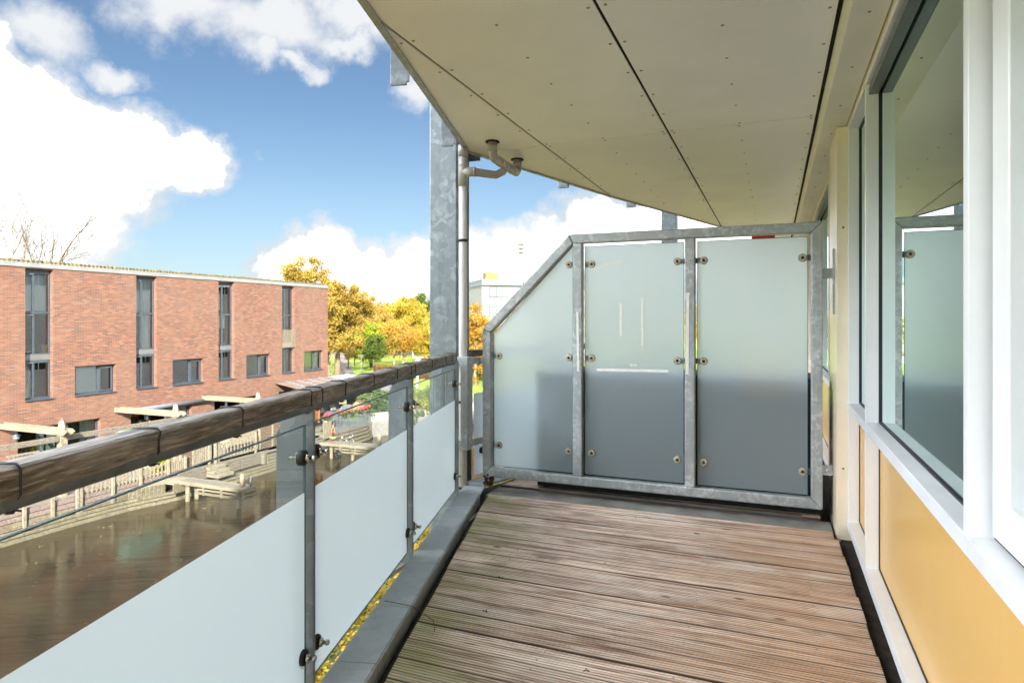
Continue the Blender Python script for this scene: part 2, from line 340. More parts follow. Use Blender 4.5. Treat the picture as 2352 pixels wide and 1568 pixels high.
simple('interior_black', (.012, .012, .013), .9)
t, o = mat('far_dark'); pbr(t, o, Base_Color=(.03, .05, .05, 1), Roughness=.12)

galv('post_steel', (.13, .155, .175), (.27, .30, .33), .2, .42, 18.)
# ------------------------------------------------------------------ geometry helpers
class MB:
    def __init__(s): s.v = []; s.f = []; s.mi = []; s.sm = []
    def quad(s, a, b, c, d, mi=0): n = len(s.v); s.v += [a, b, c, d]; s.f.append((n, n + 1, n + 2, n + 3)); s.mi.append(mi); s.sm.append(False)
    def box(s, x0, x1, y0, y1, z0, z1, mi=0):
        n = len(s.v); s.v += [(x, y, z) for z in (z0, z1) for y in (y0, y1) for x in (x0, x1)]
        for q in ((0, 2, 3, 1), (4, 5, 7, 6), (0, 1, 5, 4), (2, 6, 7, 3), (0, 4, 6, 2), (1, 3, 7, 5)):
            s.f.append(tuple(n + i for i in q)); s.mi.append(mi); s.sm.append(False)
        return s
    def obox(s, c, ax, hs, mi=0):
        c = Vector(c); A = [Vector(a).normalized() * h for a, h in zip(ax, hs)]; n = len(s.v)
        s.v += [tuple(c + A[0] * i + A[1] * j + A[2] * k) for k in (-1, 1) for j in (-1, 1) for i in (-1, 1)]
        for q in ((0, 2, 3, 1), (4, 5, 7, 6), (0, 1, 5, 4), (2, 6, 7, 3), (0, 4, 6, 2), (1, 3, 7, 5)):
            s.f.append(tuple(n + i for i in q)); s.mi.append(mi); s.sm.append(False)
        return s
    def bar(s, a, b, w, h, up=(0, 0, 1), mi=0):
        a = Vector(a); b = Vector(b); d = b - a; u = Vector(up)
        sd_ = d.cross(u)
        if sd_.length < 1e-6: sd_ = d.cross(Vector((1, 0, 0)))
        sd_.normalize(); uu = sd_.cross(d).normalized()
        return s.obox((a + b) / 2, (d, sd_, uu), (d.length / 2, w / 2, h / 2), mi)
    def prism(s, poly, z0, z1, mi=0):
        n = len(s.v); k = len(poly)
        ar = sum(poly[i][0] * poly[(i + 1) % k][1] - poly[(i + 1) % k][0] * poly[i][1] for i in range(k))
        if ar < 0: poly = poly[::-1]
        s.v += [(p[0], p[1], z0) for p in poly] + [(p[0], p[1], z1) for p in poly]
        s.f.append(tuple(n + i for i in reversed(range(k)))); s.f.append(tuple(n + k + i for i in range(k)))
        for i in range(k): j = (i + 1) % k; s.f.append((n + i, n + j, n + k + j, n + k + i))
        s.mi += [mi] * (k + 2); s.sm += [False] * (k + 2); return s
    def prism_y(s, poly, y0, y1, mi=0):   # poly in (x,z)
        n = len(s.v); k = len(poly)
        s.v += [(p[0], y0, p[1]) for p in poly] + [(p[0], y1, p[1]) for p in poly]
        s.f.append(tuple(n + i for i in range(k))); s.f.append(tuple(n + k + i for i in reversed(range(k))))
        for i in range(k): j = (i + 1) % k; s.f.append((n + j, n + i, n + k + i, n + k + j))
        s.mi += [mi] * (k + 2); s.sm += [False] * (k + 2); return s
    def tube(s, pts, rads, n=12, mi=0, cap=True, smooth=True):
        pts = [Vector(p) for p in pts]
        if not hasattr(rads, '__len__'): rads = [rads] * len(pts)
        base = len(s.v); prev = None
        for i, p in enumerate(pts):
            d = (pts[min(i + 1, len(pts) - 1)] - pts[max(i - 1, 0)]).normalized()
            if prev is None: u = d.cross(Vector((0, 0, 1))) if abs(d.z) < .95 else d.cross(Vector((1, 0, 0)))
            else: u = prev - d * prev.dot(d)
            u.normalize(); prev = u; v = d.cross(u)
            for k in range(n):
                a = 2 * math.pi * k / n; s.v.append(tuple(p + (u * math.cos(a) + v * math.sin(a)) * rads[i]))
        for i in range(len(pts) - 1):
            for k in range(n):
                a = base + i * n + k; b = base + i * n + (k + 1) % n
                s.f.append((a, b, b + n, a + n)); s.mi.append(mi); s.sm.append(smooth)
        if cap:
            s.f.append(tuple(base + k for k in reversed(range(n)))); s.f.append(tuple(base + (len(pts) - 1) * n + k for k in range(n)))
            s.mi += [mi] * 2; s.sm += [False] * 2
        return s
    def lathe(s, c, prof, n=16, mi=0, axis=(0, 0, 1)):   # prof: (r, h) along axis
        ax = Vector(axis).normalized(); return s.tube([Vector(c) + ax * h for r, h in prof], [max(r, 1e-4) for r, h in prof], n, mi)
    def build(s, name, mats, parent=None, org=None, bevel=0, smooth_all=False):
        if not isinstance(mats, (list, tuple)): mats = [mats]
        if org is None: org = world_loc(parent) if parent is not None else Vector((0, 0, 0))
        me = bpy.data.meshes.new(name); o_ = Vector(org)
        me.from_pydata([(x - o_.x, y - o_.y, z - o_.z) for x, y, z in s.v], [], s.f)
        for m in mats: me.materials.append(M[m] if isinstance(m, str) else m)
        me.polygons.foreach_set('material_index', s.mi); me.polygons.foreach_set('use_smooth', [smooth_all or q for q in s.sm])
        me.update()
        ob = bpy.data.objects.new(name, me); C.objects.link(ob)
        if parent is not None: ob.parent = parent; ob.location = o_ - world_loc(parent)
        else: ob.location = o_
        if bevel:
            b = ob.modifiers.new('bevel', 'BEVEL'); b.width = bevel; b.segments = 2; b.limit_method = 'ANGLE'; b.harden_normals = False
        return ob
def world_loc(o):
    l = Vector((0, 0, 0))
    while o is not None: l = l + Vector(o.location); o = o.parent
    return l
def tag(o, label=None, cat=None, group=None, kind=None):
    if label: o['label'] = label
    if cat: o['category'] = cat
    if group: o['group'] = group
    if kind: o['kind'] = kind
    return o
def thing(name, loc, label, cat, group=None):
    o = bpy.data.objects.new(name, None); C.objects.link(o); o.location = loc; o.empty_display_size = .1
    return tag(o, label, cat, group)
def structure(name, loc=(0, 0, 0)):
    o = bpy.data.objects.new(name, None); C.objects.link(o); o.location = loc; o['kind'] = 'structure'; return o
def box_obj(name, m, parent, *a, bevel=0): return MB().box(*a).build(name, m, parent, bevel=bevel)
def clip(poly, a, b, keep_left=True):
    out = []
    def sd__(p): v = (b[0] - a[0]) * (p[1] - a[1]) - (b[1] - a[1]) * (p[0] - a[0]); return v if keep_left else -v
    for i in range(len(poly)):
        p, q = poly[i], poly[(i + 1) % len(poly)]; sp_, sq = sd__(p), sd__(q)
        if sp_ >= 0: out.append(p)
        if sp_ * sq < 0: t_ = sp_ / (sp_ - sq); out.append((p[0] + (q[0] - p[0]) * t_, p[1] + (q[1] - p[1]) * t_))
    return out
# balcony edge frame: A + T*s + N*out
A0 = Vector((-1.61, 1.965, 0)); T_ = Vector((-.27101, .96258, 0)); N_ = Vector((-.96258, -.27101, 0)); Z_ = Vector((0, 0, 1))
def K(s, out, z): p = A0 + T_ * s + N_ * out; return Vector((p.x, p.y, z))
APEX = K(2.99, -.03, 0); FAR1 = Vector((-1.743, 7.216, 0)); FAR2 = Vector((-.832, 10.0, 0)); FAR3 = Vector((.1, 12.6, 0))
def edge_x(y, out=0.):
    # x of the slab edge at y (out = further outwards)
    if y <= APEX.y: p, q = K(-8, -.03, 0), APEX
    elif y <= FAR1.y: p, q = APEX, FAR1
    elif y <= FAR2.y: p, q = FAR1, FAR2
    else: p, q = FAR2, FAR3
    return p.x + (q.x - p.x) * (y - p.y) / (q.y - p.y) - out * 1.04
XS, XG = .44, .511        # window grid: outer face, glass plane
# ================================================================== GROUND, WATER
WZ, GZ = -5.55, -4.65
gr = MB()
quay = [(-60, -60), (-22.6, -60), (-22.6, 10), (-22.25, 14), (-21.8, 16.5), (-21.6, 18), (-21.7, 22), (-21.9, 26), (-21.75, 27.5), (-22.3, 31.9), (-21.5, 33.6), (-18.3, 39), (-12, 44), (-4, 47), (8, 48), (8, 70), (-900, 70)]
def strip(m, poly, z0, z1, mi):
    n = len(m.v); k = len(poly); m.v += [(x, y, z0) for x, y in poly] + [(x, y, z1) for x, y in poly]
    for i in range(k - 1): m.f.append((n + i, n + i + 1, n + k + i + 1, n + k + i)); m.mi.append(mi); m.sm.append(False)
# canal bed line on the far side and on our side
far_side = [(-24.5, -200), (-22.7, -20), (-22.15, 4), (-22.15, 14), (-22.15, 16.5), (-22.15, 18), (-22.15, 22), (-22.15, 26), (-22.15, 27.5), (-22.35, 31.9), (-21.3, 33.6), (-19.3, 37.4), (-17, 43), (-8, 49), (10, 52)]
near_side = [(-10.6, -200), (-10.4, -20), (-10.2, 8), (-9.6, 16), (-8, 26), (-3, 38), (10, 46)]
ground = MB()
n0 = len(ground.v)
for (x, y) in far_side: ground.v.append((x, y, GZ)); ground.v.append((-900, y if abs(y) < 100 else y, GZ))
for i in range(len(far_side) - 1): a = n0 + 2 * i; ground.f.append((a, a + 2, a + 3, a + 1)); ground.mi.append(0); ground.sm.append(False)
ground.quad((-900, 52, GZ), (10, 52, GZ), (900, 52, GZ), (900, 1400, GZ)); ground.quad((-900, 52, GZ), (900, 1400, GZ), (-900, 1400, GZ), (-900, 800, GZ))
n0 = len(ground.v)
for (x, y) in near_side: ground.v.append((x, y, GZ)); ground.v.append((900, y, GZ))
for i in range(len(near_side) - 1): a = n0 + 2 * i; ground.f.append((a, a + 1, a + 3, a + 2)); ground.mi.append(1); ground.sm.append(False)
ground.quad((10, 46, GZ), (900, 46, GZ), (900, 52, GZ), (10, 52, GZ), 1)
strip(ground, far_side, WZ - .8, GZ, 2); strip(ground, near_side, WZ - .8, GZ, 2)
g_ = ground.build('ground', ['grass', 'leafy_ground', 'soil']); g_['kind'] = 'structure'
wt = MB().box(-26, 12, -200, 52, WZ - .6, WZ).build('canal_water', 'canal_water'); wt['kind'] = 'structure'
# ================================================================== DECK
deck = structure('balcony_deck')
pitch, gap = .15, .0085
def plank(y0, far=False):
    y1 = y0 + pitch - gap; nr = 8; p = (y1 - y0) / nr
    prof = []; gv = []
    for k in range(nr):
        a = y0 + k * p; worn = .0036 + .0014 * math.sin(k * 1.7 + y0 * 9)
        prof += [(a + .0008, -worn * 1.2, 1), (a + p * .20, -worn * 1.2, 1), (a + p * .34, -.0004, 0), (a + p * .62, 0, 0), (a + p * .88, -.0004, 0)]
        gv += [0]
    prof.append((y1 - .0008, -.003, 1))
    dz = R_.uniform(-.002, .001)
    me_v = []; me_f = []; att = []
    nseg = 6
    for i in range(nseg + 1):
        for (yy, zz, gg) in prof + [(y1, -.028, 1), (y0, -.028, 1)]:
            xl = edge_x(yy, -.225 + (.0)) + .003 * math.sin(y0 * 77); xr = (.392 - .012 * (y0 - 3.) + .004 * math.sin(y0 * 31)) if not far else .30
            if y0 > 4.5 and not far: xr = .352
            x = xl + (xr - xl) * i / nseg
            me_v.append((x, yy, zz + dz + .0012 * math.sin(x * 2.1 + y0 * 13)))
    m = len(prof) + 2
    for i in range(nseg):
        for j in range(m):
            a = i * m + j; b = i * m + (j + 1) % m
            me_f.append((a, a + m, b + m, b))
    me_f.append(tuple(range(m))); me_f.append(tuple(nseg * m + j for j in reversed(range(m))))
    me = bpy.data.meshes.new('plank'); me.from_pydata(me_v, [], me_f); me.materials.append(M['deck_wood'])
    at_ = me.attributes.new('groove', 'FLOAT', 'POINT'); at_.data.foreach_set('value', [float(g) for i in range(nseg + 1) for g in ([q[2] for q in prof] + [1, 1])])
    me.update(); ob = bpy.data.objects.new('plank', me); C.objects.link(ob); ob.parent = deck
    return ob
y = 4.668 - pitch
while y > -2.6: plank(y); y -= pitch
y = 4.96
while y < 8.4: plank(y, True); y += pitch
m = MB(); y = 4.668 - pitch
while y > 1.0:
    for k_ in range(5):
        x_ = -1.95 + k_ * .53
        if x_ > edge_x(y, -.26) + .03:
            for q_ in (.034, .108): m.lathe((x_ + R_.uniform(-.008, .008), y + q_ + R_.uniform(-.004, .004), -.001), [(.0045, 0), (.0042, .0025), (.0015, .0012)], 7)
    y -= pitch
ds = m.build('screw_heads', 'screw_metal', deck); ds['kind'] = 'stuff'
# slab body under the planks, gutter strip below the screen
slab = MB(); slab.prism([(edge_x(yy, -.06), yy) for yy in (-3.2, APEX.y, FAR1.y, 9.5)] + [(.62, 9.5), (.62, -3.2)], -.30, -.055)
slab.build('slab', 'soil', deck)
box_obj('gutter_strip', 'concrete', deck, -2.14, .36, 4.672, 4.95, -.052, -.018, bevel=.003)
for s_ in range(4): box_obj('joist', 'grey_wood', deck, -1.9 + s_ * .62 if s_ else -2.02, -1.86 + s_ * .62 if s_ else -1.98, -2.5, 4.6, -.054, -.031)
# ================================================================== COPING
cop = thing('edge_coping', K(1., -.12, 0), 'blue-grey metal coping running along the balcony edge beside the decking', 'coping')
sj = [-4.2, -3.1, -2.0, -.95, .12, .62, 1.17, 2.28, 2.60]
for a, b in zip(sj[:-1], sj[1:]):
    m = MB(); P4 = [K(a + .0015, -.032, 0), K(b - .0015, -.032, 0), K(b - .0015, -.198, 0), K(a + .0015, -.198, 0)]
    m.prism([(p.x, p.y) for p in P4], .014, .030); q4 = [K(a + .0015, -.200, 0), K(b - .0015, -.200, 0), K(b - .0015, -.206, 0), K(a + .0015, -.206, 0)]
    m.prism([(p.x, p.y) for p in q4], -.05, .029); m.build('coping_segment', 'coping_metal', cop, bevel=.003)
fw = (FAR1 - APEX).normalized(); fn = Vector((-fw.y, fw.x, 0))
mit0 = K(2.60, -.032, 0); mit1 = K(2.60, -.206, 0)
m = MB(); pa = K(2.99, -.032, 0); pb = K(2.86, -.206, 0); m.prism([(p.x, p.y) for p in (mit0 + T_ * .002, pa, pb, mit1 + T_ * .002)], .014, .031)
m.build('coping_segment', 'coping_metal', cop, bevel=.003)
m = MB(); e0 = pa + fw * .003; e1 = pb + fw * .003; m.prism([(p.x, p.y) for p in (e0, e0 + fw * 2.3, e1 + fw * 2.3, e1)], .014, .0305); m.build('coping_segment', 'coping_metal', cop, bevel=.003)
m = MB(); P4 = [K(-4.2, -.04, 0), K(2.97, -.04, 0), K(2.97, -.06, 0), K(-4.2, -.06, 0)]; m.prism([(p.x, p.y) for p in P4], -.32, .013); m.build('edge_beam', 'galv', cop)
# ================================================================== RAILING (local frame: x along the rail, y outwards)
rail = thing('balcony_railing', A0, 'wood-topped balcony railing with half frosted glass panes along the deck', 'railing')
rail.rotation_euler.z = math.atan2(T_.y, T_.x)
def rbuild(m, name, mats, parent=None, bevel=0):   # geometry already in the rail frame
    ob = m.build(name, mats, None, org=(0, 0, 0), bevel=bevel); ob.parent = parent or rail; return ob
wood_spans = [(-4.0, -1.45), (-1.442, -.052), (-.044, 1.288), (1.296, 2.56)]
for i, (a, b) in enumerate(wood_spans):
    m = MB(); ya, yb = -.030, .045; r_ = .014
    prof = [(ya, 1.070), (yb, 1.070), (yb, 1.125 - r_), (yb - r_ * .3, 1.125 - r_ * .3), (yb - r_, 1.125), (ya + r_, 1.125), (ya + r_ * .3, 1.125 - r_ * .3), (ya, 1.125 - r_)]
    n = 10; k = len(prof); v0 = len(m.v)
    for j in range(n + 1):
        x = a + (b - a) * j / n
        for (yy, zz) in prof: m.v.append((x, -yy + .0015 * math.sin(x * 9 + i), zz + .0012 * math.sin(x * 6 + yy * 40)))
    for j in range(n):
        for q in range(k): p_ = j * k + q; p2 = j * k + (q + 1) % k; m.f.append((p_, p_ + k, p2 + k, p2)); m.mi.append(0); m.sm.append(False)
    m.f.append(tuple(range(k))[::-1]); m.f.append(tuple(n * k + q for q in range(k))); m.mi += [0, 0]; m.sm += [False, False]
    # mirrored so local +y is outwards
    m.v = [(x, -yy, z) for x, yy, z in m.v]; m.f = [f[::-1] for f in m.f]
    rbuild(m, 'handrail_beam', 'rail_wood')
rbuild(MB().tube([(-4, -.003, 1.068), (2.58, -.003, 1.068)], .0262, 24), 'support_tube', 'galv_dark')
rbuild(MB().tube([(2.50, -.012, 1.045), (2.52, -.02, 1.035)], .007, 8), 'tube_cap', 'stainless')
posts_s = [-3.98, -2.75, -1.45, -.05, 1.32, 2.665]
for s_ in posts_s:
    m = MB()
    yo = .125; top = 1.058 if s_ < 2.6 else 1.062
    # flat bar with clipped outer corner
    pr_ = [(-.022, -.045), (yo, -.045), (yo, top - .10), (yo - .028, top - .03), (yo - .075, top), (-.022, top)]
    n_ = len(m.v); k = len(pr_); hx = .0085
    m.v += [(s_ - hx, a, b) for a, b in pr_] + [(s_ + hx, a, b) for a, b in pr_]
    m.f.append(tuple(n_ + i for i in range(k))); m.f.append(tuple(n_ + k + i for i in reversed(range(k))))
    for i in range(k): j = (i + 1) % k; m.f.append((n_ + j, n_ + i, n_ + k + i, n_ + k + j))
    m.mi += [0] * (k + 2); m.sm += [False] * (k + 2)
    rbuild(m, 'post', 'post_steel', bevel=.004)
glass_spans = [(-3.95, -2.79), (-2.71, -1.49), (-1.41, -.09), (-.015, 1.265), (1.365, 2.625)]
FZ = .752
for a, b in glass_spans:
    # one thin sheet each: only the inner face carries the shading, edges are solid green
    mm = MB()
    mm.quad((a, 0, FZ), (b, 0, FZ), (b, 0, .995), (a, 0, .995), 0)
    mm.quad((a, 0, .048), (b, 0, .048), (b, 0, FZ), (a, 0, FZ), 1)
    mm.box(a, b, -.005, .005, .9951, .9985, 2); mm.box(a - .003, a, -.005, .005, .048, .9985, 2); mm.box(b, b + .003, -.005, .005, .048, .9985, 2); mm.box(a, b, -.005, .005, .0445, .0479, 2)
    rbuild(mm, 'glass_pane', ['clear_glass', 'frosted_film', 'glass_edge'])
def rail_clamp(s_, z, sgn):
    m = MB(); c = s_ + sgn * .058
    m.lathe((c, 0, z), [(.026, -.013), (.028, -.010), (.028, .010), (.026, .013)], 24, 0, (0, 1, 0))
    ob = rbuild(m, 'clamp', ['rubber'])
    m = MB(); m.box(min(s_ + sgn * .01, c), max(s_ + sgn * .01, c), .019, .028, z - .016, z + .016); ob2 = rbuild(m, 'bracket', ['galv'], ob)
    m = MB(); m.lathe((c, 0, z), [(.0085, -.052), (.0105, -.048), (.0105, -.040), (.006, -.038), (.006, .05)], 12, 0, (0, 1, 0)); rbuild(m, 'bolt', ['stainless'], ob)
    m = MB(); m.lathe((c, 0, z), [(.017, -.0131), (.017, -.026), (.012, -.030)], 6, 0, (0, 1, 0)); rbuild(m, 'nut', ['stainless'], ob)
for s_ in posts_s[1:]:
    for z in (.882, .160):
        rail_clamp(s_, z, -1)
        if s_ < 2.6: rail_clamp(s_, z, 1)
for s_ in (-3.6, -2.9, -2.2, -1.7, -1.306, -.932, -.567, -.095, .0, .24, .60, .975, 1.25, 1.335, 1.75, 2.17, 2.40, 2.53):
    m = MB(); lean = R_.uniform(-.006, .006)
    path = [(s_ + lean, -.054, 1.10), (s_, -.054, 1.119), (s_, -.046, 1.1275), (s_, .012, 1.1275), (s_, .024, 1.12), (s_, .024, 1.07), (s_, .006, 1.048), (s_ - .004, -.020, 1.043), (s_ - .004, -.042, 1.054), (s_ + lean, -.054, 1.074), (s_ + lean, -.054, 1.10)]
    path = [(a_, b_ + .0222, c_) for a_, b_, c_ in path]
    m.tube(path, .0026, 6, cap=False)
    m.tube([(s_ - .006, -.008, 1.045), (s_ + .006, -.012, 1.043)], .006, 8); m.tube([(s_ + .004, -.01, 1.045), (s_ + .016, -.018, 1.040)], .002, 5)
    rbuild(m, 'cable_tie', ['cable_tie'])
# ================================================================== COLUMN + DOWNPIPE
def hollow_col(name, x0, x1, y0, y1, z0, z1, label):
    t_ = thing(name, ((x0 + x1) / 2, (y0 + y1) / 2, z0), label, 'column'); m = MB()
    c = .012; m.prism([(x0 + c, y0), (x1 - c, y0), (x1, y0 + c), (x1, y1 - c), (x1 - c, y1), (x0 + c, y1), (x0, y1 - c), (x0, y0 + c)], z0, z1)
    m.build('shaft', 'galv_light', t_); return t_
col1 = hollow_col('steel_column', -2.70, -2.436, 4.755, 4.995, GZ, 6.0, 'tall galvanised steel column outside the apex of the balcony, next to the downpipe')
hollow_col('steel_column', -1.93, -1.66, 12.0, 12.25, GZ, 6.0, 'farther galvanised steel column rising above the top bar of the screen')
pipe = thing('downpipe', (-2.37, 4.74, .03), 'grey plastic downpipe in front of the big steel column with branch pipes under the ceiling', 'downpipe')
px_, py_ = -2.362, 4.715
def tubeobj(name, pts, r, m, parent, n=24): return MB().tube(pts, r, n).build(name, m, parent)
tubeobj('lower_pipe', [(px_, py_, -.1), (px_, py_, 2.50)], .0345, 'pvc', pipe)
m = MB(); m.tube([(px_, py_, 2.475), (px_, py_, 2.72)], .0385, 24); m.tube([(px_, py_, 2.64), (px_, py_, 2.655)], .041, 24)
m.tube([(px_, py_, 2.59), (px_ + .10, py_ + .02, 2.59)], .0385, 24); m.tube([(px_ + .095, py_ + .018, 2.59), (px_ + .105, py_ + .021, 2.59)], .041, 24); m.build('tee_fitting', 'pvc_dark', pipe)
tubeobj('collar', [(px_, py_, 2.715), (px_, py_, 2.81)], .041, 'pvc_dark', pipe)
h1 = at(1131, 325, z=2.8); h2 = at(1188, 366, z=2.8); zr = 2.675
e1_ = Vector((h1.x, h1.y, zr)); e2_ = Vector((h2.x, h2.y, zr)); dd_ = (e2_ - e1_).normalized()
def elbow(p_in, corner, p_out, r, k=6):
    out = []
    a = corner + (p_in - corner).normalized() * r; b = corner + (p_out - corner).normalized() * r
    for i in range(k + 1): t_ = i / k; out.append(a * (1 - t_) ** 2 + corner * 2 * t_ * (1 - t_) + b * t_ ** 2)
    return out
pth = [h1 + Vector((0, 0, .02))] + elbow(h1, e1_, e2_, .055) + elbow(e1_, e2_, h2, .055) + [h2 + Vector((0, 0, .02))]
MB().tube(pth, .0355, 24).build('trap_pipe', 'pvc_dark', pipe)
for f_ in (.28, .44, .58, .74): p = e1_.lerp(e2_, f_); MB().tube([p - dd_ * .022, p + dd_ * .022], .0385, 24).build('pipe_sleeve', 'pvc_dark', pipe)
for h_ in (h1, h2): MB().tube([(h_.x, h_.y, 2.72), (h_.x, h_.y, 2.775)], .0388, 24).build('pipe_sleeve', 'pvc_dark', pipe)
for h_ in (h1, h2): MB().tube([(h_.x, h_.y, 2.792), (h_.x, h_.y, 2.803)], .056, 32).build('hole_collar', 'joint_black', pipe)
mid = e1_.lerp(e2_, .52)
tubeobj('branch_pipe', [(px_ + .09, py_ + .017, 2.59), (mid.x - .08, mid.y - .03, 2.60), (mid.x - .03, mid.y, 2.63), (mid.x, mid.y, zr)], .0335, 'pvc_dark', pipe)
for z in (2.02, .70, -.0):
    m = MB(); m.tube([(px_, py_, z), (px_, py_, z + .022)], .039, 24); m.box(px_ - .045, px_ - .036, py_ - .008, py_ + .035, z - .004, z + .026); m.box(px_ - .008, px_ + .01, py_ + .03, py_ + .045, z + .004, z + .018); m.build('pipe_clip', 'steel_dark', pipe)
# ================================================================== PRIVACY SCREEN
scr = thing('privacy_screen', (-1., 4.9, .08), 'galvanised frame with three frosted glass panes closing the end of the balcony', 'screen')
yf0, yf1, tw = 4.862, 4.942, .072
xl, xr_ = -2.256, .308
kx, kz = -1.502, 1.307
def frame_piece(name, poly):   # poly in x,z
    MB().prism_y(poly, yf0, yf1).build(name, 'galv', scr, bevel=.009)
sl_ = Vector((kx - xl, 0, 2.055 - kz)).normalized(); nn = Vector((sl_.z, 0, -sl_.x))
def knee(off_):  # inner offset corner positions
    k1 = Vector((xl + off_, 0, 0)); 
    p0 = Vector((xl, 0, kz)) + nn * off_; t1 = (k1.x - p0.x) / sl_.x; a = p0 + sl_ * t1
    t2 = (2.055 - off_ - p0.z) / sl_.z; b = p0 + sl_ * t2
    return a, b
ka, kb = knee(tw)
frame_piece('frame_tube', [(xl, .08), (xl + tw, .08 + tw), (ka.x, ka.z), (xl, kz)])
frame_piece('frame_tube', [(xl, kz), (ka.x, ka.z), (kb.x, kb.z), (kx, 2.055)])
frame_piece('frame_tube', [(kx, 2.055), (kb.x, kb.z), (xr_ - tw, 2.055 - tw), (xr_, 2.055)])
frame_piece('frame_tube', [(xr_, 2.055), (xr_ - tw, 2.055 - tw), (xr_ - tw, .08 + tw), (xr_, .08)])
frame_piece('frame_tube', [(xr_, .08), (xr_ - tw, .08 + tw), (xl + tw, .08 + tw), (xl, .08)])
for a, b in ((-1.472, -1.398), (-.612, -.538)):
    MB().box(a, b, yf0 + .002, yf1 - .002, .08 + tw - .002, 2.055 - tw + .001).build('mullion', 'galv', scr, bevel=.008)
yp = 4.915
def spane(poly):
    m = MB(); n = len(m.v); m.v += [(x, yp, z) for x, z in poly]; m.f.append(tuple(range(len(poly)))); m.mi.append(0); m.sm.append(False)
    k = len(poly)
    for i in range(k):
        a = Vector((poly[i][0], yp, poly[i][1])); b = Vector((poly[(i + 1) % k][0], yp, poly[(i + 1) % k][1])); m.bar(a, b, .009, .003, (0, 0, 1) if abs((b - a).z) < .5 * (b - a).length else (1, 0, 0), 1)
    m.build('frosted_pane', ['frosted_glass', 'glass_edge'], scr)
g = .012
ia, ib = knee(tw + g * 1.3)
spane([(xl + tw + g, .08 + tw + g), (-1.472 - g, .08 + tw + g), (-1.472 - g, ib.z if ib.x > -1.484 else ia.z + (ib.z - ia.z) * (-1.484 - ia.x) / (ib.x - ia.x)), (xl + tw + g, ia.z + (xl + tw + g - ia.x) * sl_.z / sl_.x)])
spane([(-1.398 + g, .08 + tw + g), (-.612 - g, .08 + tw + g), (-.612 - g, 2.055 - tw - .022), (-1.398 + g, 2.055 - tw - .022)])
spane([(-.538 + g, .08 + tw + g), (xr_ - tw - g * 1.6, .08 + tw + g), (xr_ - tw - g * 1.6, 2.055 - tw - .022), (-.538 + g, 2.055 - tw - .022)])
for (x, z, sgn) in [(-1.517, 1.822, 1), (-1.329, 1.82, -1), (-.67, 1.82, 1), (-.48, 1.82, -1), (.184, 1.815, 1), (-2.123, 1.081, -1), (-1.517, 1.08, 1), (-1.329, 1.08, -1), (-.67, 1.077, 1), (-.48, 1.077, -1), (-2.123, .338, -1), (-1.517, .335, 1), (-1.329, .336, -1), (-.67, .336, 1), (-.48, .333, -1), (.184, .325, 1)]:
    m = MB(); m.lathe((x, yp, z), [(.020, -.0135), (.026, -.0125), (.027, -.004), (.027, -.002)], 24, 0, (0, 1, 0)); cl = m.build('clamp', 'rust_washer', scr)
    m = MB(); m.lathe((x, yp, z), [(.0275, -.004), (.0285, -.002), (.0285, 0)], 24, 0, (0, 1, 0)); m.build('gasket_ring', 'rubber', cl, org=world_loc(cl))
    m = MB(); m.lathe((x, yp, z), [(.004, -.024), (.0075, -.021), (.0075, -.017), (.011, -.0165), (.011, -.0135)], 10, 0, (0, 1, 0)); m.build('bolt', 'steel_dark', cl, org=world_loc(cl))
    m = MB(); ex = x + sgn * .058; m.box(min(x, ex), max(x, ex), yp + .006, yp + .012, z - .021, z + .021); m.build('bracket', 'galv_dark', cl, org=world_loc(cl))
def tape(pts, w_, yy):
    m = MB()
    for a, b in zip(pts[:-1], pts[1:]):
        a, b = Vector((a[0], yy, a[1])), Vector((b[0], yy, b[1])); d = (b - a).normalized(); s2 = Vector((-d.z, 0, d.x)) * w_ / 2
        m.obox((a + b) / 2, (d, s2, (0, 1, 0)), ((b - a).length / 2, w_ / 2, .0006))
    m.build('tape_strip', 'tape', scr)
def sp_(u, v, yy=4.9): p = at(u, v, y=yy); return (p.x, p.z)
tape([sp_(1364, 620), sp_(1392, 605), sp_(1428, 600)], .017, 4.909)
tape([sp_(1425, 697), sp_(1425, 770)], .020, 4.9085); tape([sp_(1474, 683), sp_(1475, 792)], .017, 4.9085)
tape([sp_(1370, 849), sp_(1535, 852)], .022, 4.9085); tape([sp_(1447, 838), sp_(1463, 838)], .018, 4.9075)
tape([sp_(1326, 716, 4.86), sp_(1328, 853, 4.86)], .018, 4.8605); tape([sp_(1580, 672, 4.86), sp_(1578, 860, 4.86)], .022, 4.8605)
# wall brackets on the right
for z in (1.70, .35):
    m = MB(); m.box(.308, .372, 4.895, 4.903, z - .035, z + .035); m.box(.366, .374, 4.90, 4.96, z - .035, z + .035); m.lathe((.338, 4.895, z), [(.013, -.012), (.013, 0)], 6, 0, (0, 1, 0)); m.lathe((.338, 4.895, z), [(.006, -.02), (.006, -.01)], 8, 0, (0, 1, 0)); m.build('wall_bracket', 'galv', scr, bevel=.002)
box_obj('fixing_plate', 'galv', scr, .366, .373, 4.80, 4.86, 1.42, 1.86)
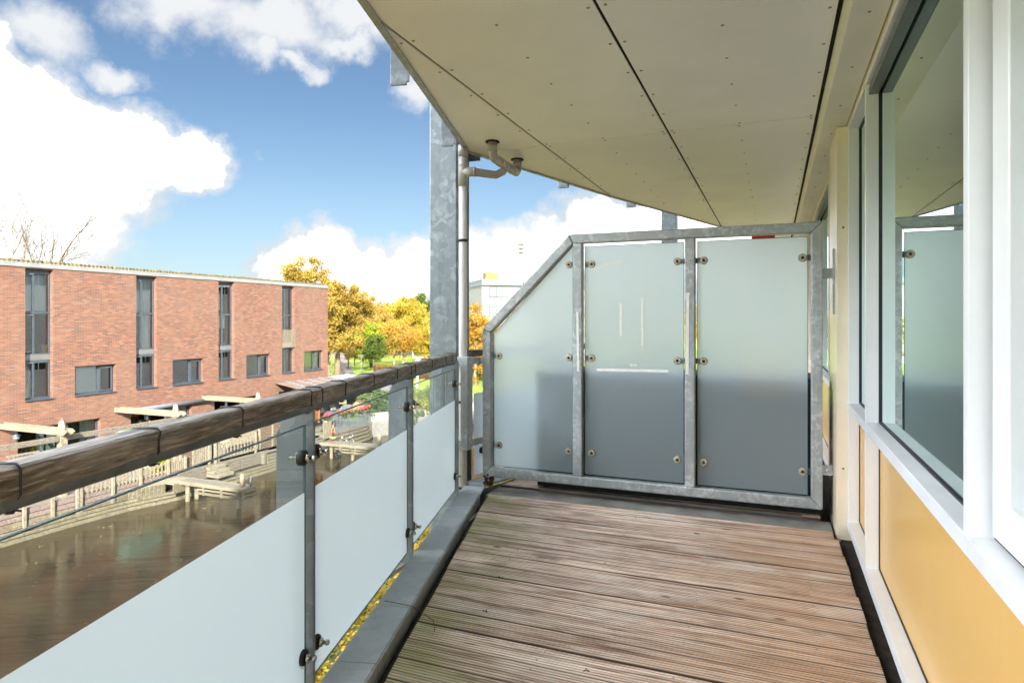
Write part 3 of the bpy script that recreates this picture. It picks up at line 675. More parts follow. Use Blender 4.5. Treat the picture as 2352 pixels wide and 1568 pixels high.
# tubular link frame between column and screen
m0 = at(1069, 823, y=4.74); 
lk = thing('link_frame', (-2.32, 4.78, .34), 'small galvanised tube frame linking the column to the left side of the frosted screen', 'bracket frame')
box_obj('upright_tube', 'galv', lk, -2.335, -2.275, 4.62, 4.72, .335, 1.085, bevel=.004)
MB().box(-2.44, -2.336, 4.63, 4.70, 1.01, 1.08).build('cross_tube', 'galv', lk, bevel=.004); MB().box(-2.44, -2.336, 4.63, 4.70, .34, .41).build('cross_tube', 'galv', lk, bevel=.004)
for z in (1.015, .345):
    m = MB(); m.box(-2.291, -2.257, 4.87, 4.876, z, z + .055); m.bar((-2.30, 4.722, z + .03), (-2.275, 4.872, z + .03), .006, .055); m.lathe((-2.273, 4.87, z + .027), [(.011, -.01), (.011, 0)], 6, 0, (0, 1, 0)); m.build('bracket', 'galv', lk)
box_obj('thin_post', 'galv_dark', lk, -2.275, -2.262, 4.98, 5.05, .40, 1.06)
box_obj('thin_post', 'galv_dark', lk, -2.30, -2.29, 5.05, 5.10, .40, 1.06)
# dead plant clump on the coping
m = MB()
for i in range(60):
    c_ = Vector((-2.165 + R_.uniform(-.035, .035), 4.79 + R_.uniform(-.03, .03), .03 + R_.uniform(0, .075))); r_ = R_.uniform(.006, .014)
    m.tube([c_ - Vector((r_, 0, 0)), c_, c_ + Vector((r_ * .8, r_ * .4, r_ * .6))], [.002, r_, .003], 5)
cl = m.build('dried_clump', 'debris'); tag(cl, 'small dark brown dried plant clump in the corner below the frosted screen', 'dried plant')
m = MB(); q_ = K(.62, -.21, .034); p_ = K(.66, -.06, .035); m.tube([p_, p_.lerp(q_, .5) + Vector((0, -.006, .004)), q_, q_ + Vector((.14, -.05, -.02)), q_ + Vector((.19, -.13, -.025))], .0016, 5)
tg = m.build('dead_twig', 'debris'); tag(tg, 'thin brown twig lying across the coping and the decking', 'twig')
for (u, v, lab_) in ((1150, 1325, 'tiny curled leaf fragment on the mossy left side of the decking'), (1115, 1403, 'dark leaf crumb on the decking beside the fallen twig'), (1345, 1538, 'tiny leaf crumb at the front centre of the decking'), (1600, 1225, 'tiny leaf crumb on the far decking below the middle frosted pane')):
    p = at(u, v, z=.004); m = MB()
    for k in range(3):
        a = R_.uniform(0, 6.28); m.tube([(p.x, p.y, .003), (p.x + .012 * math.cos(a), p.y + .009 * math.sin(a), .006), (p.x + .018 * math.cos(a), p.y + .013 * math.sin(a), .003)], [.001, .003, .0008], 5)
    lf_ = m.build('dry_leaf', 'debris'); tag(lf_, lab_, 'leaf', 'leaf fragments on the decking')
# ================================================================== NEIGHBOUR'S BALCONY behind the screen
bx = thing('storage_box', (-.77, 5.35, 0), 'dark storage box standing behind the frosted screen on the next balcony', 'box')
MB().box(-1.83, .31, 5.03, 5.55, .0, .93).build('body', 'box_dark', bx, bevel=.01); MB().box(-1.84, .32, 5.02, 5.57, .932, .965).build('lid', 'box_dark', bx, bevel=.008)
MB().box(-1.79, .18, 4.955, 4.985, -.014, .006).build('edge_trim', 'grey_wood', bx, bevel=.002)
MB().box(-1.79, .18, 4.99, 5.025, -.012, .0).build('base_board', 'box_dark', bx)
ch = thing('folded_parasol', (-.4, 8.3, 0), 'thin stand with a red top just showing over the right-hand frosted pane', 'stand')
rc0, rc1 = at(1726, 540, y=8.4), at(1780, 540, y=8.4)
MB().box(rc0.x, rc1.x, 8.38, 8.44, 2.20, rc0.z + .03).build('headrest', 'petal_red', ch, bevel=.02)
for x_ in (rc0.x + .03, rc1.x - .05): MB().box(x_, x_ + .02, 8.4, 8.42, 0, 2.2).build('pole', 'galv_light', ch)
# the next balcony's railing, running away behind the screen
nr_ = thing('balcony_railing', tuple(APEX + fw * .3), 'railing of the next balcony with frosted panes, seen in the slit left of the screen', 'railing')
def NK(s_, o_, z): p = APEX + fw * s_ + fn * o_; return Vector((p.x, p.y, z))
for a, b in ((.12, 1.4), (1.5, 2.3)):
    m = MB(); m.quad(NK(a, .03, .752), NK(b, .03, .752), NK(b, .03, .995), NK(a, .03, .995), 0); m.quad(NK(a, .03, .048), NK(b, .03, .048), NK(b, .03, .752), NK(a, .03, .752), 1)
    m.build('glass_pane', ['clear_glass', 'frosted_film'], nr_)
m = MB(); m.bar(NK(.06, .03, 1.097), NK(2.3, .03, 1.097), .07, .055); m.build('handrail_beam', 'rail_wood', nr_)
for s_ in (.06, 1.45): m = MB(); m.obox(NK(s_, .08, .5), (fw, fn, (0, 0, 1)), (.008, .07, .55)); m.build('post', 'galv_dark', nr_)
m = MB(); m.lathe(NK(.22, .03, .25), [(.026, -.02), (.028, -.012), (.028, .012)], 16, 0, tuple(fn)); m.build('clamp', 'rubber', nr_)
# ================================================================== CEILING
ceil = structure('balcony_ceiling')
ZC = 2.80
outline = [(edge_x(-3.2, -.012), -3.2), (edge_x(APEX.y, -.012), APEX.y), (edge_x(FAR1.y, -.012), FAR1.y), (edge_x(FAR2.y, -.012), FAR2.y), (edge_x(12.2, -.012), 12.2), (.266, 12.2), (.266, -3.2)]
def clip_rect(poly, x0, x1, y0, y1):
    for a, b in (((x0, y0), (x1, y0)), ((x1, y0), (x1, y1)), ((x1, y1), (x0, y1)), ((x0, y1), (x0, y0))): poly = clip(poly, a, b); 
    return poly
xsj = [(-3.2, -1.744), (-1.728, -.750), (-.734, .266)]; ysj = [(-3.2, -1.004), (-.996, 1.966), (1.974, 4.933), (4.941, 7.903), (7.911, 12.2)]
ol = outline[::-1] if sum(outline[i][0] * outline[(i + 1) % len(outline)][1] - outline[(i + 1) % len(outline)][0] * outline[i][1] for i in range(len(outline))) < 0 else outline
for (x0, x1) in xsj:
    for (y0, y1) in ysj:
        P = clip_rect(ol, x0, x1, y0, y1)
        if len(P) < 3: continue
        pan = MB().prism(P, ZC, ZC + .008).build('ceiling_panel', 'ceiling_panel', ceil)
        # screw heads along the joints
        ms = MB(); xm = (x0 + x1) / 2
        def inside(p): 
            return all(((P2[(i + 1) % len(P2)][0] - P2[i][0]) * (p[1] - P2[i][1]) - (P2[(i + 1) % len(P2)][1] - P2[i][1]) * (p[0] - P2[i][0])) > .02 for i in range(len(P2)))
        P2 = P
        cols = [x0 + .03, xm, x1 - .03]; rows = [y0 + .03 + k * (y1 - y0 - .06) / 7 for k in range(8)]
        for cx_ in cols:
            for ry in rows:
                if inside((cx_, ry)): ms.lathe((cx_ + R_.uniform(-.004, .004), ry, ZC), [(.003, -.004), (.0075, -.0025), (.009, 0)], 8)
        if ms.v: s_o = ms.build('screw_heads', 'screw_metal', pan, org=(0, 0, 0)); s_o['kind'] = 'stuff'
MB().prism([(edge_x(yy, -.03), yy) for yy in (-3.2, APEX.y, FAR1.y, FAR2.y)] + [(edge_x(12.2, -.03), 12.2), (.62, 12.2), (.62, -3.2)], ZC + .03, ZC + .26).build('slab', 'joint_black', ceil)
fas = thing('ceiling_edge_angle', (-2, 3.5, 2.8), 'dark steel angle edging the balcony ceiling against the sky', 'edge trim')
segs = [(K(-5.3, -.03, 0), APEX), (APEX, FAR1), (FAR1, FAR2), (FAR2, FAR3)]
for a, b in segs:
    d = (b - a).normalized(); n = Vector((-d.y, d.x, 0)); m = MB()
    m.prism([(q.x, q.y) for q in (a + n * .012, b + n * .012, b - n * .026, a - n * .026)], ZC - .012, ZC - .004); m.prism([(q.x, q.y) for q in (a + n * .012, b + n * .012, b + n * .006, a + n * .006)], ZC - .003, ZC + .27)
    m.build('angle_length', 'galv', fas)
# the upper balcony's railing posts: plates ending just below the ceiling edge
for s_ in (1.335, 2.665):
    m = MB(); pr_ = [(.006, 2.775), (.022, 2.772), (.022, 2.755), (.118, 2.755), (.118, 3.75), (.006, 3.75)]
    n_ = len(m.v); k = len(pr_)
    for hx in (-.008, .008): m.v += [tuple(K(s_ + hx, a, b)) for a, b in pr_]
    m.f.append(tuple(n_ + i for i in range(k))); m.f.append(tuple(n_ + k + i for i in reversed(range(k))))
    for i in range(k): j = (i + 1) % k; m.f.append((n_ + j, n_ + i, n_ + k + i, n_ + k + j))
    m.mi += [0] * (k + 2); m.sm += [False] * (k + 2)
    c_ = K(s_, .06, 3.); lab = {1.335: 'galvanised post foot hanging below the ceiling edge against open sky', 2.665: 'galvanised post foot hanging in front of the big steel column'}[s_]
    t_ = thing('post_foot', c_, lab, 'post', 'post feet of the upper balcony'); m.build('plate', 'galv_light', t_, bevel=.003)
for (u, v, lab) in ((1090, 362, 'galvanised post foot just behind the downpipe tee'), (1295, 426, 'galvanised post foot beyond the drain pipes, under the far ceiling edge'), (1450, 470, 'small galvanised post foot nearest the far column at the ceiling edge')):
    # find where this sight line meets the far ceiling edge
    best = None
    for k in range(0, 400):
        yy = 4.9 + k * .01; xx = edge_x(yy, .05); ux = CX + FPX * ((xx * RT[0] + yy * RT[1]) / (xx * FW[0] + yy * FW[1]))
        if best is None or abs(ux - u) < best[0]: best = (abs(ux - u), xx, yy)
    xx, yy = best[1:]; t_ = thing('post_foot', (xx, yy, 3.), lab, 'post', 'post feet of the upper balcony'); MB().box(xx - .06, xx + .055, yy - .008, yy + .008, 2.752, 3.75).build('plate', 'galv_light', t_, bevel=.003)
# ================================================================== OUR BUILDING
apt = thing('apartment_building', (.6, 3, 0), 'our own apartment wall with white window frames and yellow panels along the deck', 'building')
# beam casing at ceiling
box_obj('beam_casing', 'beam_paint', apt, .288, .432, -3.2, 4.934, 2.64, 2.81, bevel=.002); box_obj('beam_casing', 'beam_paint', apt, .288, .432, 4.938, 12.2, 2.64, 2.81, bevel=.002)
m = MB()
for yy in np.arange(-2.6, 11.8, .62): m.lathe((.36, float(yy), 2.64), [(.003, -.004), (.0065, -.0025), (.0075, 0)], 8)
so_ = m.build('screw_heads', 'screw_metal', apt, org=(0, 0, 0)); so_['kind'] = 'stuff'
m = MB(); m.box(.437, .447, -3.2, 12.2, 2.615, 2.80); m.build('head_trim', 'cream', apt)
box_obj('gap_backing', 'joint_black', apt, .266, .60, -3.2, 12.2, 2.815, 2.86)
# pilaster
def pilaster(y0, y1): 
    box_obj('pilaster', 'cream', apt, .376, .60, y0, y1, -.28, 2.632, bevel=.004)
    m = MB(); 
    for z in (.42, 1.98): m.lathe((.415, y0, z), [(.003, -.004), (.006, -.002), (.007, 0)], 8, 0, (0, 1, 0)); m.lathe((.415, y0 + .001, z), [(.004, -.004), (.007, -.001)], 8, 0, (0, 1, 0))
    m.build('screw', 'galv_dark', apt)
pilaster(4.655, 5.235); pilaster(9.6, 10.2)
SZ0, SZ1, BZ0, BZ1, HZ = .80, .85, .04, .094, 2.60
def bay(ya, yb, uprights, door=(), upper=()):
    # white grid: head, sill, base, uprights (all with real depth from x=.44 to .56)
    fr = MB()
    fr.box(XS, .58, ya, yb, HZ, 2.70); fr_o = fr.build('window_frame', 'white_frame', apt, bevel=.002)
    for u0, u1 in uprights:
        MB().box(XS + .0015, .58, u0, u1, (SZ1 - .002) if u0 in upper else (BZ1 - .002), HZ + .002).build('upright', 'white_frame', fr_o, org=(0, 0, 0), bevel=.002)
    us = sorted(uprights)
    MB().box(XS - .003, .58, ya, yb, SZ0, SZ1).build('sill', 'white_sill', fr_o, org=(0, 0, 0), bevel=.003)
    MB().box(XS - .003, .58, ya, yb, BZ0, BZ1).build('base_sill', 'white_sill', fr_o, org=(0, 0, 0), bevel=.003)
    for (a0, a1), (b0, b1) in zip(us[:-1], us[1:]):
        lo, hi = a1, b0
        if hi - lo < .05: continue
        is_door = any(abs(lo - d) < .05 for d in door)
        # gasket line round the pane, then pane or panel
        gk = MB()
        for zz0, zz1 in (((SZ1, HZ),) if is_door else ((SZ1, HZ), (BZ1, SZ0))):
            (gk.box(.500, .512, lo - .001, lo + .007, zz0, zz1) if not (a0 in upper and zz1 < 1) else None); gk.box(.500, .512, hi - .007, hi + .001, zz0, zz1); lq = lo - (.046 if a0 in upper and zz1 < 1 else 0); gk.box(.500, .5118, lq, hi, zz0 - .001, zz0 + .007); gk.box(.500, .5118, lq, hi, zz1 - .007, zz1 + .001)
        gk.build('gasket', 'gasket', fr_o, org=(0, 0, 0))
        m = MB(); m.quad((.508, lo, SZ1), (.508, lo, HZ), (.508, hi, HZ), (.508, hi, SZ1)); m.build('pane', 'window_glass', fr_o, org=(0, 0, 0))
        MB().box(.505, .53, lo - (.046 if a0 in upper else 0), hi, BZ1, SZ0).build('spandrel_panel', 'yellow_panel', fr_o, org=(0, 0, 0))
        vt = MB(); vt.box(.455, .50, lo + .02, hi - .001, HZ - .052, HZ - .018); vt.build('vent_strip', ['anth_light'], fr_o, org=(0, 0, 0)) if hi - lo > 1.2 else None
bay(1.8835, 4.652, [(1.883, 1.928), (3.783, 3.828), (4.615, 4.652)], upper=(1.883,))
# door bay next to the camera
dfr = MB(); dfr.box(XS, .58, -3.2, 1.8825, HZ, 2.70); d_ = dfr.build('window_frame', 'white_frame', apt, bevel=.002)
MB().box(XS - .0025, .58, -.6, 1.8835, SZ0, SZ1).build('sill', 'white_sill', d_, org=(0, 0, 0), bevel=.003)
MB().box(XS - .0025, .58, -3.2, 1.8835, BZ0, BZ1).build('base_sill', 'white_sill', d_, org=(0, 0, 0), bevel=.003)
MB().box(.505, .53, -.6, 1.881, BZ1, SZ0).build('spandrel_panel', 'yellow_panel', d_, org=(0, 0, 0))
m = MB(); m.box(.495, .512, 1.866, 1.884, SZ1, HZ); m.box(.495, .5115, 1.0, 1.884, SZ1 - .001, SZ1 + .010); m.build('gasket', 'gasket', d_, org=(0, 0, 0))
sash = MB(); sash.box(.485, .56, 1.745, 1.862, SZ1 + .012, HZ - .004); sash.box(.485, .559, .9, 1.745, SZ1 + .012, SZ1 + .11); sash.box(.485, .56, .8, .9, SZ1 + .012, HZ - .004); sash.build('sash', 'white_frame', d_, org=(0, 0, 0), bevel=.004)
m = MB(); m.quad((.52, .9, SZ1 + .11), (.52, .9, HZ - .06), (.52, 1.745, HZ - .06), (.52, 1.745, SZ1 + .11)); m.build('pane', 'window_glass', d_, org=(0, 0, 0))
MB().box(XS + .0015, .58, .70, .745, SZ1 - .002, HZ).build('upright', 'white_frame', d_, org=(0, 0, 0), bevel=.002)
MB().box(.531, .58, -3.2, .70, SZ1, HZ).build('wall_panel', 'cream', d_, org=(0, 0, 0))
bay(5.24, 9.59, [(5.24, 5.285), (6.25, 6.295), (8.3, 8.345), (9.55, 9.59)])
# masses: floors below, floors above, rooms
box_obj('lower_wall', 'wall_white', apt, .62, 10, -26, 60, GZ - .2, -.31); box_obj('upper_wall', 'wall_white', apt, .62, 10, -26, 60, 2.87, 11.5)
box_obj('rear_wall', 'room_dark', apt, 4.6, 10, -26, 60, -.309, 2.869); box_obj('end_wall', 'wall_white', apt, .585, 4.6, 12.2, 60, -.309, 2.869); box_obj('end_wall', 'wall_white', apt, .585, 4.6, -26, -3.2, -.309, 2.869)
box_obj('party_wall', 'room_dark', apt, .585, 4.6, 4.7, 5.2, -.309, 2.869)
box_obj('interior_floor', 'room_dark', apt, .585, 4.6, -3.2, 12.2, -.308, .02); box_obj('interior_ceiling', 'room_dark', apt, .585, 4.6, -3.2, 12.2, 2.63, 2.868)
box_obj('base_strip', 'soil', apt, .40, .61, -3.2, 12.2, -.30, -.04)
for zz in (-2.55, 4.0, 6.9, 9.6):
    for k in range(27):
        y_ = -24 + k * 3.05
        f_ = MB().box(.585, .619, y_, y_ + 2.2, zz, zz + 1.5).build('window', 'white_frame', apt)
        MB().box(.578, .584, y_ + .08, y_ + 1.35, zz + .08, zz + 1.42).build('pane', 'far_dark', f_, org=(0, 0, 0)); MB().box(.578, .584, y_ + 1.43, y_ + 2.12, zz + .08, zz + 1.42).build('pane', 'far_dark', f_, org=(0, 0, 0))
# balconies above and below: slabs of the same outline
for zz in (5.9, -3.35):
    t_ = thing('balcony_slab', (-.7, 3, zz), 'balcony slab of the storey %s, same pointed outline' % ('above' if zz > 0 else 'below'), 'balcony')
    MB().prism([(edge_x(yy, -.03), yy) for yy in (-3.2, APEX.y, FAR1.y, FAR2.y)] + [(edge_x(12.2, -.03), 12.2), (.61, 12.2), (.61, -3.2)], zz, zz + .25).build('slab', 'concrete', t_)
# ================================================================== BRICK TERRACE across the canal
XF = -26.0; PI_ = 4.523; REC = .22
bt = thing('brick_terrace', (XF, 22, GZ), 'long red brick terrace of houses with tall dark-framed windows across the canal', 'building')
holes = []   # (y0,y1,z0,z1)
tall = []; small = []; grd = []
for k in range(-2, 4):
    y0 = 15.357 + PI_ * k; tall.append((y0, y0 + 1.014, -1.65, 3.335)); small.append((y0 + 1.845, y0 + 3.58, -1.66, -.485))
    g0 = 15.10 + PI_ * k; grd.append((g0, g0 + 3.17, GZ + .02, -2.69))
holes = tall + small + grd
YA, YB = 4.0, 32.97; ZT = 3.37
ys = sorted(set([YA, YB] + [round(v, 4) for h in holes for v in h[:2]])); zs = sorted(set([GZ - .1, ZT] + [round(v, 4) for h in holes for v in h[2:]]))
def open_cell(y, z): return any(h[0] - 1e-3 < y < h[1] + 1e-3 and h[2] - 1e-3 < z < h[3] + 1e-3 for h in holes)
m = MB()
for ya, yb in zip(ys[:-1], ys[1:]):
    for za, zb in zip(zs[:-1], zs[1:]):
        if not open_cell((ya + yb) / 2, (za + zb) / 2): m.quad((XF, ya, za), (XF, yb, za), (XF, yb, zb), (XF, ya, zb))
D2 = XF - REC - .06
for (y0, y1, z0, z1) in holes:
    m.quad((XF, y1, z0), (D2, y1, z0), (D2, y1, z1), (XF, y1, z1)); m.quad((D2, y0, z0), (XF, y0, z0), (XF, y0, z1), (D2, y0, z1))
    m.quad((D2, y0, z1), (XF, y0, z1), (XF, y1, z1), (D2, y1, z1)); m.quad((XF, y0, z0), (D2, y0, z0), (D2, y1, z0), (XF, y1, z0))
m.quad((XF, YB, GZ - .1), (-36, YB, GZ - .1), (-36, YB, ZT), (XF, YB, ZT)); m.quad((-36, YA, GZ - .1), (XF, YA, GZ - .1), (XF, YA, ZT), (-36, YA, ZT)); m.quad((-36, YB, GZ - .1), (-36, YA, GZ - .1), (-36, YA, ZT), (-36, YB, ZT))
m.build('brick_wall', 'brick', bt)
# interior: floors and a back wall so panes look into rooms
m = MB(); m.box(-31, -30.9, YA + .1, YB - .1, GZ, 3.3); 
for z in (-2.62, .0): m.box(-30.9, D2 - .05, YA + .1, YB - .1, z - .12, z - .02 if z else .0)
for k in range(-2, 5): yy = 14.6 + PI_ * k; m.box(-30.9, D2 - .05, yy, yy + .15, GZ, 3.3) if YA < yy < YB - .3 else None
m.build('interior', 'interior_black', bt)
m = MB(); m.box(XF - .2, XF + .035, YA - .1, YB + .03, 3.37, 3.585); m.build('roof_fascia', 'fascia_zinc', bt, bevel=.01)
m = MB(); m.quad((XF + .02, YA - .1, 3.60), (XF + .02, YB + .03, 3.60), (-36, YB + .03, 3.72), (-36, YA - .1, 3.72)); m.box(-36.1, -36, YA, YB, 3.3, 3.75); m.box(XF - .3, XF - .2, YA - .1, YB, 3.3, 3.60)
rf = m.build('roof', 'roof_far', bt)
t, o = mat('mossy_tile'); co = oc(t); pbr(t, o, Base_Color=t.mix(t.smooth(t.noise(co, 5., 6., .7), .42, .62), (.06, .05, .035), (.20, .165, .04)), Roughness=.95, Normal=t.bump(t.noise(co, 30., 4.), .6, .02))
m = MB(); y = YA; 
while y < YB:
    m.tube([(XF + .05, y + .07, 3.60), (XF - 2.0, y + .07, 3.64)], [.055, .05], 6, smooth=False); y += .165 + R_.uniform(-.006, .006)
    if R_.random() < .35:
        c_ = Vector((XF + R_.uniform(-.3, .05), y, 3.655)); m.tube([c_, c_ + Vector((.01, .02, .015)), c_ + Vector((.0, .05, .03))], [.015, .022, .005], 5)
tl_ = m.build('roof_tiles', 'mossy_tile', rf, org=(0, 0, 0)); tl_['kind'] = 'stuff'
# curtains
t, o = mat('curtain'); co = oc(t); s = t.add('ShaderNodeSeparateXYZ', {0: co})
fold = t.math('SINE', t.math('MULTIPLY', t.math('ADD', s.outputs[1], t.math('MULTIPLY', t.noise(co, 2.), .2)), 55.))
pbr(t, o, Base_Color=(.72, .74, .70, 1), Roughness=.9, Normal=t.bump(fold, 1., .03))
simple('blind_pale', (.62, .66, .66), .8, 0, .03, 1.)
def pane(par, y0, y1, z0, z1, x=None):
    x = XF - REC if x is None else x; m = MB(); m.quad((x, y0, z0), (x, y1, z0), (x, y1, z1), (x, y0, z1)); return m.build('pane', 'far_glass', par, org=(0, 0, 0))
def hangs(par, name, mt, y0, y1, z0, z1, dx=.12): m = MB(); x = XF - REC - dx; m.quad((x, y0, z0), (x, y1, z0), (x, y1, z1), (x, y0, z1)); return m.build(name, mt, par, org=(0, 0, 0))
def frame(m, x, y0, y1, z0, z1, w_=.055, d=.07, mi=0):
    m.box(x - d / 2, x + d / 2, y0, y0 + w_, z0, z1, mi); m.box(x - d / 2, x + d / 2, y1 - w_, y1, z0, z1, mi); m.box(x - d / 2 + .002, x + d / 2 - .002, y0 + w_, y1 - w_, z0, z0 + w_, mi); m.box(x - d / 2 + .002, x + d / 2 - .002, y0 + w_, y1 - w_, z1 - w_, z1, mi)
for i, (y0, y1, z0, z1) in enumerate(tall):
    xg = XF - REC; ym = y0 + .40
    for (za, zb, nm) in ((.06, 3.335, 'upper'), (z0 + .02, -.15, 'lower')):
        m = MB(); frame(m, xg, y0, y1, za, zb)
        m.box(xg - .03, xg + .032, ym - .03, ym + .035, za + .055, zb - .055)
        if nm == 'upper': m.box(xg - .03, xg + .033, y0 + .055, y1 - .055, 1.63, 1.70); m.box(xg - .02, xg + .04, y0 + .05, y1 - .05, 3.17, 3.28)
        else: m.box(xg - .02, xg + .04, ym + .04, y1 - .06, zb - .11, zb - .06)
        fr = m.build('window', 'frame_anthracite', bt); pane(fr, y0 + .05, y1 - .05, za + .05, zb - .05, xg - .01)
        m = MB()
        if nm == 'upper': m.box(xg + .03, xg + .06, y0 + .07, ym - .02, 3.115, 3.15); m.box(xg + .03, xg + .06, y0 + .07, ym - .02, 1.56, 1.595)
        else: m.box(xg + .03, xg + .06, y0 + .07, ym - .02, zb - .115, zb - .075)
        m.build('vent_strip', 'anth_light', fr, org=(0, 0, 0))
        if nm == 'upper':
            if i in (2, 3): hangs(fr, 'net_curtain', 'blind_pale', y0 + .05, y1 - .05, 1.72, 3.2)
            if i == 3: hangs(fr, 'net_curtain', 'blind_pale', ym, y1 - .05, .1, 1.62)
            if i == 4: hangs(fr, 'net_curtain', 'blind_pale', y0 + .1, ym + .3, .95, 1.62); hangs(fr, 'net_curtain', 'curtain', y0 + .05, ym, 1.9, 2.9)
        elif i in (2,): hangs(fr, 'curtain', 'curtain', y0 + .05, ym, za, zb)
    MB().box(xg - .02, xg + .045, y0 + .003, y1 - .003, -.15, .06).build('floor_band', 'zinc', bt)
    MB().box(xg - .05, XF + .06, y0 - .015, y1 + .0, z0 - .028, z0 + .012).build('window_sill', 'frame_anthracite', bt)
# yellow chair standing inside the first tall window
yc = at(100, 805, x=-26.7); yt = thing('yellow_chair', (-26.7, yc.y, .0), 'bright yellow shell chair behind the leftmost tall window', 'chair')
MB().box(-26.95, -26.55, yc.y - .12, yc.y + .22, .02, .07).build('seat', 'plastic_yellow', yt, bevel=.02)
MB().box(-26.62, -26.56, yc.y - .14, yc.y + .24, .07, .42).build('backrest', 'plastic_yellow', yt, bevel=.04)
for i, (y0, y1, z0, z1) in enumerate(small):
    xg = XF - REC; ym = y0 + 1.08; m = MB(); frame(m, xg, y0, y1, z0 + .02, z1, .05); m.box(xg - .03, xg + .032, ym - .03, ym + .03, z0 + .07, z1 - .05)
    frame(m, xg + .045, ym + .03, y1 - .045, z0 + .07, z1 - .05, .05, .05)
    fr = m.build('window', 'frame_anthracite', bt); pane(fr, y0 + .045, y1 - .045, z0 + .06, z1 - .045, xg - .01)
    MB().box(xg + .05, xg + .08, ym + .09, y1 - .1, z1 - .14, z1 - .105).build('vent_strip', 'anth_light', fr, org=(0, 0, 0))
    MB().box(xg - .05, XF + .06, y0 - .015, y1 + .0, z0 - .028, z0 + .012).build('window_sill', 'frame_anthracite', bt)
    if i == 2: hangs(fr, 'roller_blind', 'blind_pale', y0 + .22, ym, z0, z1, .05)
    if i in (3,): hangs(fr, 'roller_blind', 'room_dark', ym + .03, y1, z0, z1, .05)
    if i == 5: hangs(fr, 'curtain', 'curtain', y0 + .05, ym - .08, z0, z1); hangs(fr, 'curtain', 'curtain', ym + .05, y1 - .05, z0, z1)
for i, (y0, y1, z0, z1) in enumerate(grd):
    xg = XF - REC; m = MB(); frame(m, xg, y0, y1, z0, z1, .07); 
    for q in (y0 + .95, y0 + 1.9): m.box(xg - .035, xg + .036, q - .045, q + .045, z0 + .07, z1 - .07)
    fr = m.build('door', 'frame_anthracite', bt); pane(fr, y0 + .06, y1 - .06, z0 + .06, z1 - .06, xg - .01)
    if i == 2: hangs(fr, 'curtain', 'curtain', y1 - .65, y1 - .08, z0, z1); hangs(fr, 'curtain', 'curtain', y0 + .95, y0 + 1.25, z0, z1, .3)
    if i == 3: hangs(fr, 'slatted_blind', 'pale_wood', y1 - .7, y1 - .05, z0, z1 - .2, .08)
# french balcony bars on the last tall window
jy0, jy1 = 28.93, 29.96; jb = thing('french_balcony', (XF + .05, 29.4, .3), 'pale barred french balcony on the rightmost tall window', 'balcony railing')
MB().box(XF + .03, XF + .07, jy0 - .02, jy1 + .03, .775, .81).build('top_rail', 'pale_wood', jb); MB().box(XF + .03, XF + .07, jy0 - .02, jy1 + .03, -.18, -.145).build('bottom_rail', 'pale_wood', jb)
for k in range(12): y = jy0 + k * (jy1 - jy0 - .03) / 11; MB().box(XF + .035, XF + .06, y, y + .022, -.145, .775).build('bar', 'pale_wood_z', jb)
# awning box
aw = thing('awning', (XF + .1, 21.6, -2.5), 'closed grey awning cassette over the garden door between the two pergola beams', 'awning')
MB().tube([(XF + .12, 19.45, -2.56), (XF + .12, 23.7, -2.56)], .10, 10).build('cassette', 'awning_metal', aw); MB().box(XF + .0, XF + .26, 19.42, 19.47, -2.68, -2.44).build('end_cap', 'anth_light', aw)
MB().box(XF + .0, XF + .26, 23.69, 23.74, -2.68, -2.44).build('end_cap', 'awning_metal', aw)
# wall lantern
lp = at(31, 995, x=XF); ln_ = thing('wall_lantern', (XF, lp.y, lp.z), 'small pale globe wall lantern on the bricks left of the garden door', 'lamp')
MB().lathe((XF + .16, lp.y, lp.z - .12), [(.02, -.12), (.10, -.08), (.11, 0), (.05, .03), (.15, .05), (.02, .12)], 10).build('lantern', 'anth_light', ln_); MB().box(XF, XF + .16, lp.y - .02, lp.y + .02, lp.z + .02, lp.z + .05).build('arm', 'anth_light', ln_)
# ================================================================== TERRACE DECKS, QUAY BOARDS
TZ = -4.64
td = structure('garden_terrace', (XF, 20, TZ))
MB().box(-22.06, -21.52, 17.6, 22.9, -6.2, -5.225).build('ledge', 'soil', td); MB().box(-22.06, -21.62, 22.9, 27.2, -6.2, -4.75).build('ledge', 'grey_wood', td)
MB().box(XF + .01, -22.15, 4, 27.3, GZ - .9, TZ).build('terrace_floor', 'grey_wood', td)
qd = thing('quay_boarding', (-21.8, 20, WZ), 'stepped weathered plank facing along the far canal bank', 'quay wall')
qline = [(-22.05, 2), (-22.05, 8), (-22.05, 14.5), (-21.95, 16.3), (-21.5, 18), (-21.5, 20), (-21.55, 23), (-21.6, 26), (-21.7, 27.3)]
for i in range(len(qline) - 1):
    a, b = qline[i], qline[i + 1]
    steps = [(.22, -5.43, .12), (.14, -5.32, .09), (.06, -5.215, .09)] + ([(.03, -5.08, .11), (.0, -4.94, .11), (-.03, -4.80, .11)] if a[1] > 22 else [])
    for (dx, zt, hh) in steps:
        m = MB(); m.bar((a[0] + dx, a[1] + .01, zt - hh / 2), (b[0] + dx, b[1] - .01, zt - hh / 2), .06, hh); m.build('board', 'quay_wood', qd)
    m = MB(); zb = -4.72 if a[1] > 22 else -5.2; m.bar((a[0] - .03, a[1], (zb - 5.9) / 2), (b[0] - .03, b[1], (zb - 5.9) / 2), .02, zb + 5.9); m.build('backing', 'soil', qd)
    for (q_, zz) in ((.5, -5.42), (.2, -5.2)):
        x = a[0] + (b[0] - a[0]) * q_; y = a[1] + (b[1] - a[1]) * q_; MB().lathe((x + .33 if zz < -5.3 else x + .21, y, zz), [(.025, 0), (.02, .03)], 6, 0, (1, 0, 0)).build('bolt', 'steel_dark', qd)
